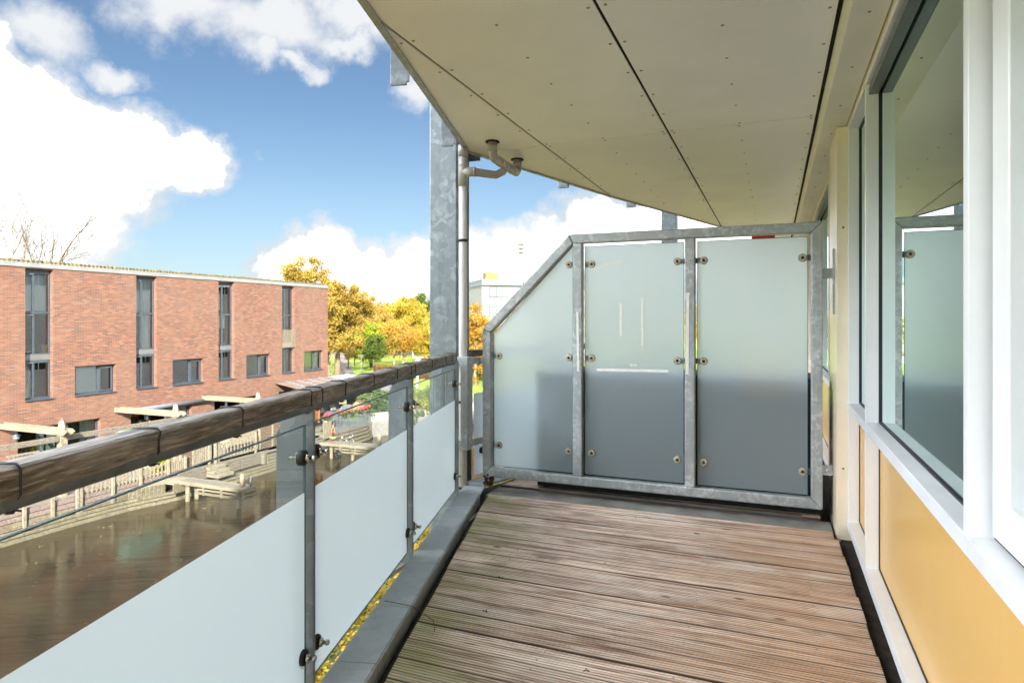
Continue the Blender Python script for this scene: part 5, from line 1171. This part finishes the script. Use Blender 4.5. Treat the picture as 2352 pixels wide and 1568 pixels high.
bare(on_ground(12, 42), htop(480, 42) * 1.02, .42, 'bare tree with fine upright twigs above the roof at the left edge', 5)
bare(on_ground(70, 44), htop(520, 44) * .98, .40, 'bare tree leaning over the roof, second from the left edge', 9)
bare(on_ground(160, 46), htop(590, 46) * .95, .42, 'tiny bare treetop peeking over the roof right of the taller ones', 3)
# ------------------------------------------------------------------ park
def gpoly(pts, z, name, mt, kind='structure'):
    m = MB(); P = [at(u, v, z=z) for u, v in pts]; n = len(m.v); m.v += [tuple(p) for p in P]; m.f.append(tuple(range(len(P)))); m.mi.append(0); m.sm.append(False)
    o_ = m.build(name, mt); o_['kind'] = kind; return o_
gpoly([(755, 935), (860, 900), (815, 861), (802, 832), (795, 815), (774, 815), (778, 838), (785, 869)], GZ + .004, 'footpath', 'paving')
gpoly([(740, 806), (1100, 806), (1100, 812), (990, 815), (795, 816), (740, 815)], GZ + .008, 'road', 'road_grey')
gpoly([(905, 925), (1130, 906), (1130, 925), (900, 948)], GZ + .006, 'side_path', 'paving')
kb_ = thing('path_kerb', tuple(at(780, 840, z=GZ)), 'low pale stone kerb along the left side of the park path', 'kerb')
kp = [at(u, v, z=GZ + .1) for u, v in ((768, 812), (772, 825), (775, 840), (779, 858), (785, 880))]
for a, b in zip(kp[:-1], kp[1:]):
    n = 3
    for q in range(n): m = MB(); m.bar(a.lerp(b, q / n), a.lerp(b, (q + .95) / n), .5, .35); m.build('kerb_stone', 'concrete', kb_)
# hedges
def hedge(a, b, w_, h, mt, label, dens=260, size=.07):
    a, b = Vector(a), Vector(b); L = (b - a).length; n = int(L / .5) + 1; cen = []; rad = []
    d = (b - a).normalized(); s_ = Vector((-d.y, d.x, 0))
    for k in range(n):
        for j in (-.3, 0, .3):
            for zz in (.3, .75): cen.append(a + d * (k + .5) * L / n + s_ * j * w_ + Z_ * h * zz); rad.append(max(.34, h * .36))
    t_ = thing('hedge', tuple(a), label, 'hedge'); m = MB(); m.bar(a + Z_ * h * .45, b + Z_ * h * .45, w_ * .7, h * .8); m.build('core', 'soil', t_)
    leaf_mesh('leaves', cen, rad, dens / 4, size, mt, t_, org=tuple(a)); return t_
h0 = at(861, 868, z=GZ); h1_ = at(1040, 870, z=GZ); hedge(h0, h1_, 1.2, 1.35, 'leaf_hedge', 'clipped orange-brown hedge in the park beyond the handrail')
hedge(at(748, 808, z=GZ), at(790, 808, z=GZ), 1.5, 2.2, 'leaf_hedge', 'long brown hedge in front of the dark brick house', 200, .12)
# shrub by the patio, ivy wall, flowers
def shrub(c, r, label, mt, per=900, size=.05, name='shrub', flat=.8, group=None):
    c = Vector(c); t_ = thing(name, tuple(c), label, name.replace('_', ' '), group); cen = []; rad = []
    for k in range(14): d = Vector((R_.gauss(0, 1), R_.gauss(0, 1), R_.gauss(0, .6))).normalized() * R_.uniform(.2, .8) * r; cen.append(c + Vector((d.x, d.y, abs(d.z) * flat + r * .3))); rad.append(r * .42)
    m = MB()
    for q in cen[:6]: m.tube([c, c.lerp(q, .6) + Vector((.02, 0, .05)), q], [.03, .02, .008], 5)
    m.build('stems', 'bark', t_); leaf_mesh('leaves', cen, rad, per / 10, size, mt, t_, org=tuple(c)); return t_
for k, (u, v, d_, r, mt, lab) in enumerate(((845, 925, 43, 1.5, 'leaf_green', 'dark green shrub right of the dark screen on the patio'), (870, 905, 45, 1.5, 'leaf_bush', 'yellow-green hydrangea shrub with pale heads beyond the patio'), (895, 893, 46, 1.2, 'leaf_bush', 'small yellow-green hydrangea at the edge of the lawn'), (850, 905, 47, 1.6, 'leaf_green', 'dark leafy shrub behind the hydrangeas'))):
    p = at(u, v, dep=d_); shrub((p.x, p.y, GZ), r * 1.05, lab, mt, 1500, .085)
iv = thing('climbing_plant', (-21.5, 34.5, GZ), 'pale green climbing plant spilling over the cream planter wall', 'climbing plant'); cen = []; rad = []
for k in range(110):
    q = R_.random(); 
    if q < .25: a, b, f = Vector(pq[0] + (0,)), Vector(pq[1] + (0,)), q / .25
    else: a, b, f = Vector(pq[1] + (0,)), Vector(pq[2] + (0,)), (q - .25) / .75
    p = a.lerp(b, f); cen.append(Vector((p.x - .1 + R_.uniform(-.7, .15), p.y + R_.uniform(-.1, .3), GZ + R_.uniform(.35, 1.75)))); rad.append(R_.uniform(.22, .4))
for k in range(22):
    f = .1 + .5 * R_.random(); a, b = Vector(pq[1] + (0,)), Vector(pq[2] + (0,)); p = a.lerp(b, f); cen.append(Vector((p.x + .12, p.y, GZ + R_.uniform(-.5, .5)))); rad.append(.16)
leaf_mesh('leaves', cen, rad, 150, .06, 'leaf_ivy', iv, org=(-21.5, 34.5, GZ)); MB().tube([(-21.6, 34.3, GZ - .5), (-21.5, 34.4, GZ + 1)], [.04, .02], 6).build('stem', 'bark', iv)
p = at(960, 955, z=GZ); shrub((p.x, p.y, GZ), 1.7, 'sparse yellow-green shrub seen through the last glass pane', 'leaf_bush', 900, .07)
p = at(905, 952, z=GZ); shrub((p.x, p.y, GZ), 1.4, 'pale green shrub behind the second railing post', 'leaf_ivy', 1100, .07)
def flowers(c, r, label, petal, mt='leaf_green', n=26, h=.3, size=.05):
    c = Vector(c); t_ = thing('flower_plant', tuple(c), label, 'flowers'); cen = [c + Vector((R_.uniform(-r, r), R_.uniform(-r, r), R_.uniform(.02, h * .8))) for k in range(8)]
    leaf_mesh('leaves', cen, [r * .5] * 8, 40, size, mt, t_, org=tuple(c)); m = MB()
    for k in range(n): q = c + Vector((R_.uniform(-r, r), R_.uniform(-r * 1.2, r * 1.2), h + R_.uniform(-.08, .08))); m.tube([q, q + Vector((.0, .01, .035)), q + Vector((0, 0, .06))], [.012, .035, .02], 6)
    m.build('petals', petal, t_)
flowers((-22.25, 28.2, TZ + .6), .2, 'red geranium in the tall white planter', 'petal_red')
for k in range(4): flowers((-22.05, 29.2 + k * .75, TZ + .62), .22, ('faded orange flowers at the left end of the patio railing', 'peach flowers second along the patio railing', 'red geraniums third along the patio railing', 'red geraniums at the right end of the patio railing')[k], 'petal_orange' if k < 2 else 'petal_red', 'leaf_green', 22 if k > 1 else 8)
flowers((-20.9, bs.y, JZ + .2), .12, 'small red flowers inside the wicker basket', 'petal_red', n=8, h=.18)
fy, _ = yz(545, 1000, -22.6); fb = MB().box(-22.9, -22.35, fy - .7, fy + .95, -4.3, -3.72).build('flower_box', 'pale_wood'); tag(fb, 'raised wooden flower box behind the short picket fence', 'planter')
flowers((-22.6, fy - .25, -3.72), .3, 'tuft of blue-green leaves with yellow blooms in the raised flower box', 'petal_yellow', 'leaf_blue', 14, .35, .09)
flowers((-22.6, fy + .45, -3.72), .22, 'rust-orange blooms at the right of the raised flower box', 'petal_orange', 'leaf_green', 30, .3)
pp_ = at(292, 963, x=-22.9); 
for k, (u, v, mt, r, lab) in enumerate(((292, 985, 'leaf_bush', .42, 'sparse yellow climbing sprigs against the bricks under the middle pergola beam'), (345, 975, 'leaf_bush', .5, 'yellow-green potted shrub under the middle pergola beam'), (365, 975, 'leaf_bush', .35, 'smaller yellow potted shrub beside the taller one under the pergola'))):
    q = at(u, v, x=-24.2); shrub((q.x, q.y, q.z - .3), r, lab, mt, 260, .06)
q = at(310, 985, x=-24.0); MB().box(q.x - .3, q.x + .3, q.y - .5, q.y + 1.0, TZ, q.z + .0).build('green_tub', 'pot_green'); tag(bpy.data.objects['green_tub'], 'long green tub planter under the middle pergola beam', 'planter')
for k, (u, v, lab) in enumerate(((410, 1068, 'climbing leaves over the right end of the long picket fence'), (370, 1078, 'trailing yellow leaves behind the picket fence'))):
    q = at(u, v, x=-22.6); shrub((q.x, q.y, TZ), .5, lab, 'leaf_bush', 420, .05)
q = at(640, 995, x=-23.0); shrub((q.x, q.y, q.z - .3), .45, 'yellow-green bush right of the tall louvred screen', 'leaf_bush', 600, .06)
q = at(748, 985, x=-22.4); shrub((q.x, q.y, q.z - .4), .42, 'grey-green bush beside the first railing post, on the patio', 'leaf_ivy', 600, .06)
# leaves lying on the lawn and on our bank
n = 2600; m = MB(); cen = []
for k in range(900): a = at(R_.uniform(740, 1100), R_.uniform(812, 890), z=GZ + .01); cen.append(a)
lv = leaf_mesh('fallen_leaves', cen, [.5] * len(cen), 5, .07, 'leaf_oak', None, (0, 0, 0), flat=.03); lv['kind'] = 'stuff'
cen = [Vector((R_.uniform(-10, -1.5), R_.uniform(4, 32), GZ + .03)) for k in range(2600)]
lv = leaf_mesh('fallen_leaves', cen, [.35] * len(cen), 12, .075, 'leaf_yellow', None, (0, 0, 0), flat=.06); lv['kind'] = 'stuff'
cen = [Vector((R_.uniform(-21.3, -10), R_.uniform(4, 34), WZ + .004)) for k in range(260)]
lv = leaf_mesh('floating_leaves', cen, [.25] * len(cen), 4, .032, 'leaf_brown', None, (0, 0, 0), flat=.004); lv['kind'] = 'stuff'
# ------------------------------------------------------------------ lamps, signs
def lamp(u, v_base, v_top, kind, label, w_=.05):
    b = at(u, v_base, z=GZ); dep = FPX * (H - GZ) / (v_base - HOR); zt = 1.38 + (735 - v_top) / FPX * dep; t_ = thing('street_lamp', tuple(b), label, 'lamp')
    MB().tube([(b.x, b.y, GZ), (b.x, b.y, GZ + 1.0), (b.x, b.y, zt - .2)], [w_ * 1.3, w_, w_ * .8], 8).build('pole', 'white_paint' if kind != 'dark' else 'anth_light', t_)
    MB().lathe((b.x, b.y, zt - .25), [(.07, 0), (.13, .06), (.14, .2)] , 12).build('lamp_glass', 'blind_pale', t_)
    MB().lathe((b.x, b.y, zt - .05), [(.15, 0), (.40 if kind == 'disc' else .22, .02), (.38 if kind == 'disc' else .18, .06), (.03, .1)], 16).build('lamp_hood', 'white_paint' if kind != 'dark' else 'steel_dark', t_)
lamp(830, 859, 816, 'disc', 'white street lamp with a flat disc top standing before the hedge')
lamp(814, 840, 802, 'dark', 'grey street lamp just left of the disc-topped one')
lamp(848, 845, 815, 'slim', 'thin pole lamp behind the bushy lawn tree', .03)
b = at(804, 826, z=GZ); dep = FPX * (H - GZ) / (826 - HOR); t_ = thing('round_sign', tuple(b), 'round white sign on a white pole beside the park path', 'sign')
MB().tube([(b.x, b.y, GZ), (b.x, b.y, GZ + 2.6)], .05, 8).build('pole', 'white_paint', t_); zc = 1.38 + (735 - 796) / FPX * dep
MB().lathe((b.x, b.y - .08, GZ + 2.7), [(.42, 0), (.42, .03)], 24, 0, (FW[0], FW[1], 0)).build('sign_plate', 'white_paint', t_)
b = at(960, 884, z=GZ); t_ = thing('street_lamp', tuple(b), 'large white disc lamp top seen just above the far end of the handrail', 'lamp'); dep = FPX * (H - GZ) / (884 - HOR)
zt = 1.38 + (735 - 820) / FPX * dep; MB().tube([(b.x, b.y, GZ), (b.x, b.y, zt - .4)], .06, 8).build('pole', 'white_paint', t_); MB().lathe((b.x, b.y, zt - .42), [(.12, 0), (.26, .1), (.25, .35)], 14).build('lamp_glass', 'cream', t_); MB().lathe((b.x, b.y, zt - .08), [(.3, 0), (.55, .03), (.5, .07), (.04, .13)], 20).build('lamp_hood', 'white_paint', t_)
b = at(957, 935, z=GZ); t_ = thing('round_sign', tuple(b), 'round blue-edged sign on a white pole just above the last glass pane', 'sign'); dep = FPX * (H - GZ) / (935 - HOR); zc = 1.38 + (735 - 868) / FPX * dep
MB().tube([(b.x, b.y, GZ), (b.x, b.y, zc)], .04, 8).build('pole', 'white_paint', t_)
ax_ = (.83, .55, 0); MB().lathe((b.x, b.y, zc), [(.34, 0), (.34, .02)], 24, 0, ax_).build('sign_plate', 'sign_blue', t_); MB().lathe((b.x - ax_[0] * .01, b.y - ax_[1] * .01, zc), [(.27, -.01), (.27, 0.04)], 24, 0, ax_).build('sign_face', 'white_paint', t_)
b = at(965, 935, z=GZ); t_ = thing('litter_bin', tuple(b), 'small dark litter bin on the path seen through the last glass pane', 'bin'); MB().lathe((b.x, b.y, GZ), [(.18, 0), (.2, .7), (.22, .72), (.1, .8)], 12).build('bin_body', 'steel_dark', t_)
b = at(975, 824, z=GZ); t_ = thing('litter_bin', tuple(b), 'brown waste bin on a post in the far park beside the steel column', 'bin'); MB().box(b.x - .4, b.x + .4, b.y - .3, b.y + .3, GZ + .1, GZ + 1.3).build('bin_body', 'bark', t_)
b = at(936, 822, z=GZ); t_ = thing('swing_frame', tuple(b), 'pale square playground frame in the park between the orange trees', 'play frame')
for dx in (-1., 1.): MB().box(b.x + dx - .06, b.x + dx + .06, b.y - .06, b.y + .06, GZ, GZ + 3.0).build('post', 'white_paint', t_)
MB().box(b.x - 1.1, b.x + 1.1, b.y - .08, b.y + .08, GZ + 2.85, GZ + 3.1).build('crossbar', 'white_paint', t_)
# ------------------------------------------------------------------ far house
def rowhouse(u0, u1, dep, label):
    a = at(u0, 735, dep=dep); b = at(u1, 735, dep=dep); n = Vector((FW[0], FW[1], 0)); d = (b - a); d.z = 0; L = d.length; d.normalize()
    t_ = thing('brick_house', (a.x, a.y, GZ), label, 'house'); zt = 1.1
    def fb(s0, s1, o0, o1, z0, z1, nm, mt): m = MB(); c = a + d * ((s0 + s1) / 2) + n * ((o0 + o1) / 2); m.obox((c.x, c.y, (z0 + z1) / 2), (d, n, (0, 0, 1)), ((s1 - s0) / 2, (o1 - o0) / 2, (z1 - z0) / 2)); return m.build(nm, mt, t_)
    fb(0, L, 0, 8, GZ, zt, 'wall', 'house_brick_far')
    m = MB(); p = [a + d * s_ + n * o_ for s_, o_ in ((-.2, -.3), (L + .2, -.3), (L + .2, 4), (-.2, 4))]; q = [(x.x, x.y) for x in p]
    m.quad((*q[0], zt), (*q[1], zt), (*q[2], zt + 2.6), (*q[3], zt + 2.6)); m.build('roof', 'roof_far', t_)
    k = 0; s_ = 1.4
    while s_ < L - 2:
        w_ = fb(s_, s_ + 2.2, -.08, -.01, GZ + .9, GZ + 2.4, 'window', 'white_paint'); 
        for q_ in (0, 1): pn = fb(s_ + .15 + q_ * 1.0, s_ + 1.05 + q_ * 1.0, -.12, -.085, GZ + 1.05, GZ + 2.25, 'window_pane', 'far_dark')
        fb(s_ + .2, s_ + 2.0, -.08, -.01, GZ + 3.4, GZ + 4.9, 'window', 'anth_light'); fb(s_ + .35, s_ + 1.85, -.12, -.085, GZ + 3.55, GZ + 4.75, 'window_pane', 'far_dark')
        fb(s_ - 1.2, s_ - .3, -.08, -.01, GZ, GZ + 2.2, 'door', 'steel_dark'); fb(s_ + 3.1, s_ + 3.25, -.1, -.01, GZ, zt, 'drain_pipe', 'white_paint'); s_ += 5.4
rowhouse(690, 812, 128, 'dark red brick house behind the hedge at the end of the park path')
# ------------------------------------------------------------------ white apartment house and siren mast
dW = 92.
def wp(u, v, d_=dW): return at(u, v, dep=d_)
base = wp(1107, 735); wb = thing('white_house', (base.x, base.y, GZ), 'white flat-roofed apartment house left of the screen, with grey roof edge', 'building')
dv = Vector((RT[0] * .96 + FW[0] * .28, RT[1] * .96 + FW[1] * .28, 0)).normalized(); nv = Vector((-dv.y, dv.x, 0))
def wf(s0, s1, o0, o1, z0, z1, nm, mt, par=None): m = MB(); c = base + dv * ((s0 + s1) / 2) + nv * ((o0 + o1) / 2); m.obox((c.x, c.y, (z0 + z1) / 2), (dv, nv, (0, 0, 1)), ((s1 - s0) / 2, (o1 - o0) / 2, (z1 - z0) / 2)); return m.build(nm, mt, par or wb, org=world_loc(wb) if par is None else (0, 0, 0))
zr_ = 1.38 + (735 - 643) / FPX * dW
wf(0, 30, 0, 12, GZ, zr_ - .75, 'wall', 'white_render'); wf(-.1, 30, -.35, 12, zr_ - .75, zr_, 'roof_edge', 'anth_light'); wf(-.15, 30.1, -.4, 12.1, zr_ + .003, zr_ + .1, 'roof_coping', 'off_white')
for fl in range(4):
    zt = zr_ - .95 - fl * 2.85
    for s_ in (1.0, 8.5, 15.5):
        f_ = wf(s_, s_ + 6.3, -.06, -.004, zt - 1.5, zt, 'window', 'frame_anthracite'); wf(s_ + .15, s_ + 1.05, -.09, -.065, zt - 1.35, zt - .15, 'pane', 'off_white', f_); wf(s_ + 1.2, s_ + 4.6, -.09, -.065, zt - 1.4, zt - .1, 'pane', 'off_white', f_); wf(s_ + 4.8, s_ + 6.2, -.09, -.065, zt - 1.4, zt - .1, 'pane', 'far_dark', f_)
    wf(.95, 15, -.05, -.006, zt - 1.75, zt - 1.68, 'floor_strip', 'frame_anthracite')
wf(6.0, 12.5, -1.2, -.41, zr_ - .55, zr_ - .28, 'canopy_slab', 'pale_wood')
cz = at(1118, 639, dep=dW + 3); m = MB(); m.obox((cz.x + .6, cz.y, zr_ + .6), (dv, nv, (0, 0, 1)), (.95, .9, .62)); 
t, o = mat('lichen_concrete'); co = oc(t); pbr(t, o, Base_Color=t.mix(t.smooth(t.noise(co, 1.2, 6., .65), .4, .62), (.13, .12, .09), (.25, .19, .035)), Roughness=.95)
ck = m.build('chimney', 'lichen_concrete', wb); m = MB()
for k in range(4): m.lathe((cz.x + .2 + k * .22, cz.y, zr_ + 1.22), [(.09, 0), (.07, .22)], 8)
m.build('chimney_pots', 'terracotta', ck, org=(0, 0, 0))
sm = at(1197, 640, dep=135); t_ = thing('siren_mast', (sm.x, sm.y, GZ), 'thin white mast with three stacked flat siren discs against the clouds', 'mast'); z5 = 1.38 + (735 - 552) / FPX * 135
MB().tube([(sm.x, sm.y, GZ), (sm.x, sm.y, z5 - 2.6)], [.17, .12], 8).build('pole', 'off_white', t_); MB().tube([(sm.x - .3, sm.y, z5 - 4.3), (sm.x + .3, sm.y, z5 - 4.3)], .04, 6).build('bracket', 'anth_light', t_)
for k in range(3): z = z5 - .9 - k * .82; MB().lathe((sm.x, sm.y, z), [(.25, -.22), (.62, -.10), (.80, .0), (.76, .08), (.45, .24), (.05, .32)], 20).build('siren_disc', 'off_white', t_)
MB().tube([(sm.x, sm.y, z5 - 2.8), (sm.x, sm.y, z5 - .1)], .06, 6).build('core', 'steel_dark', t_);
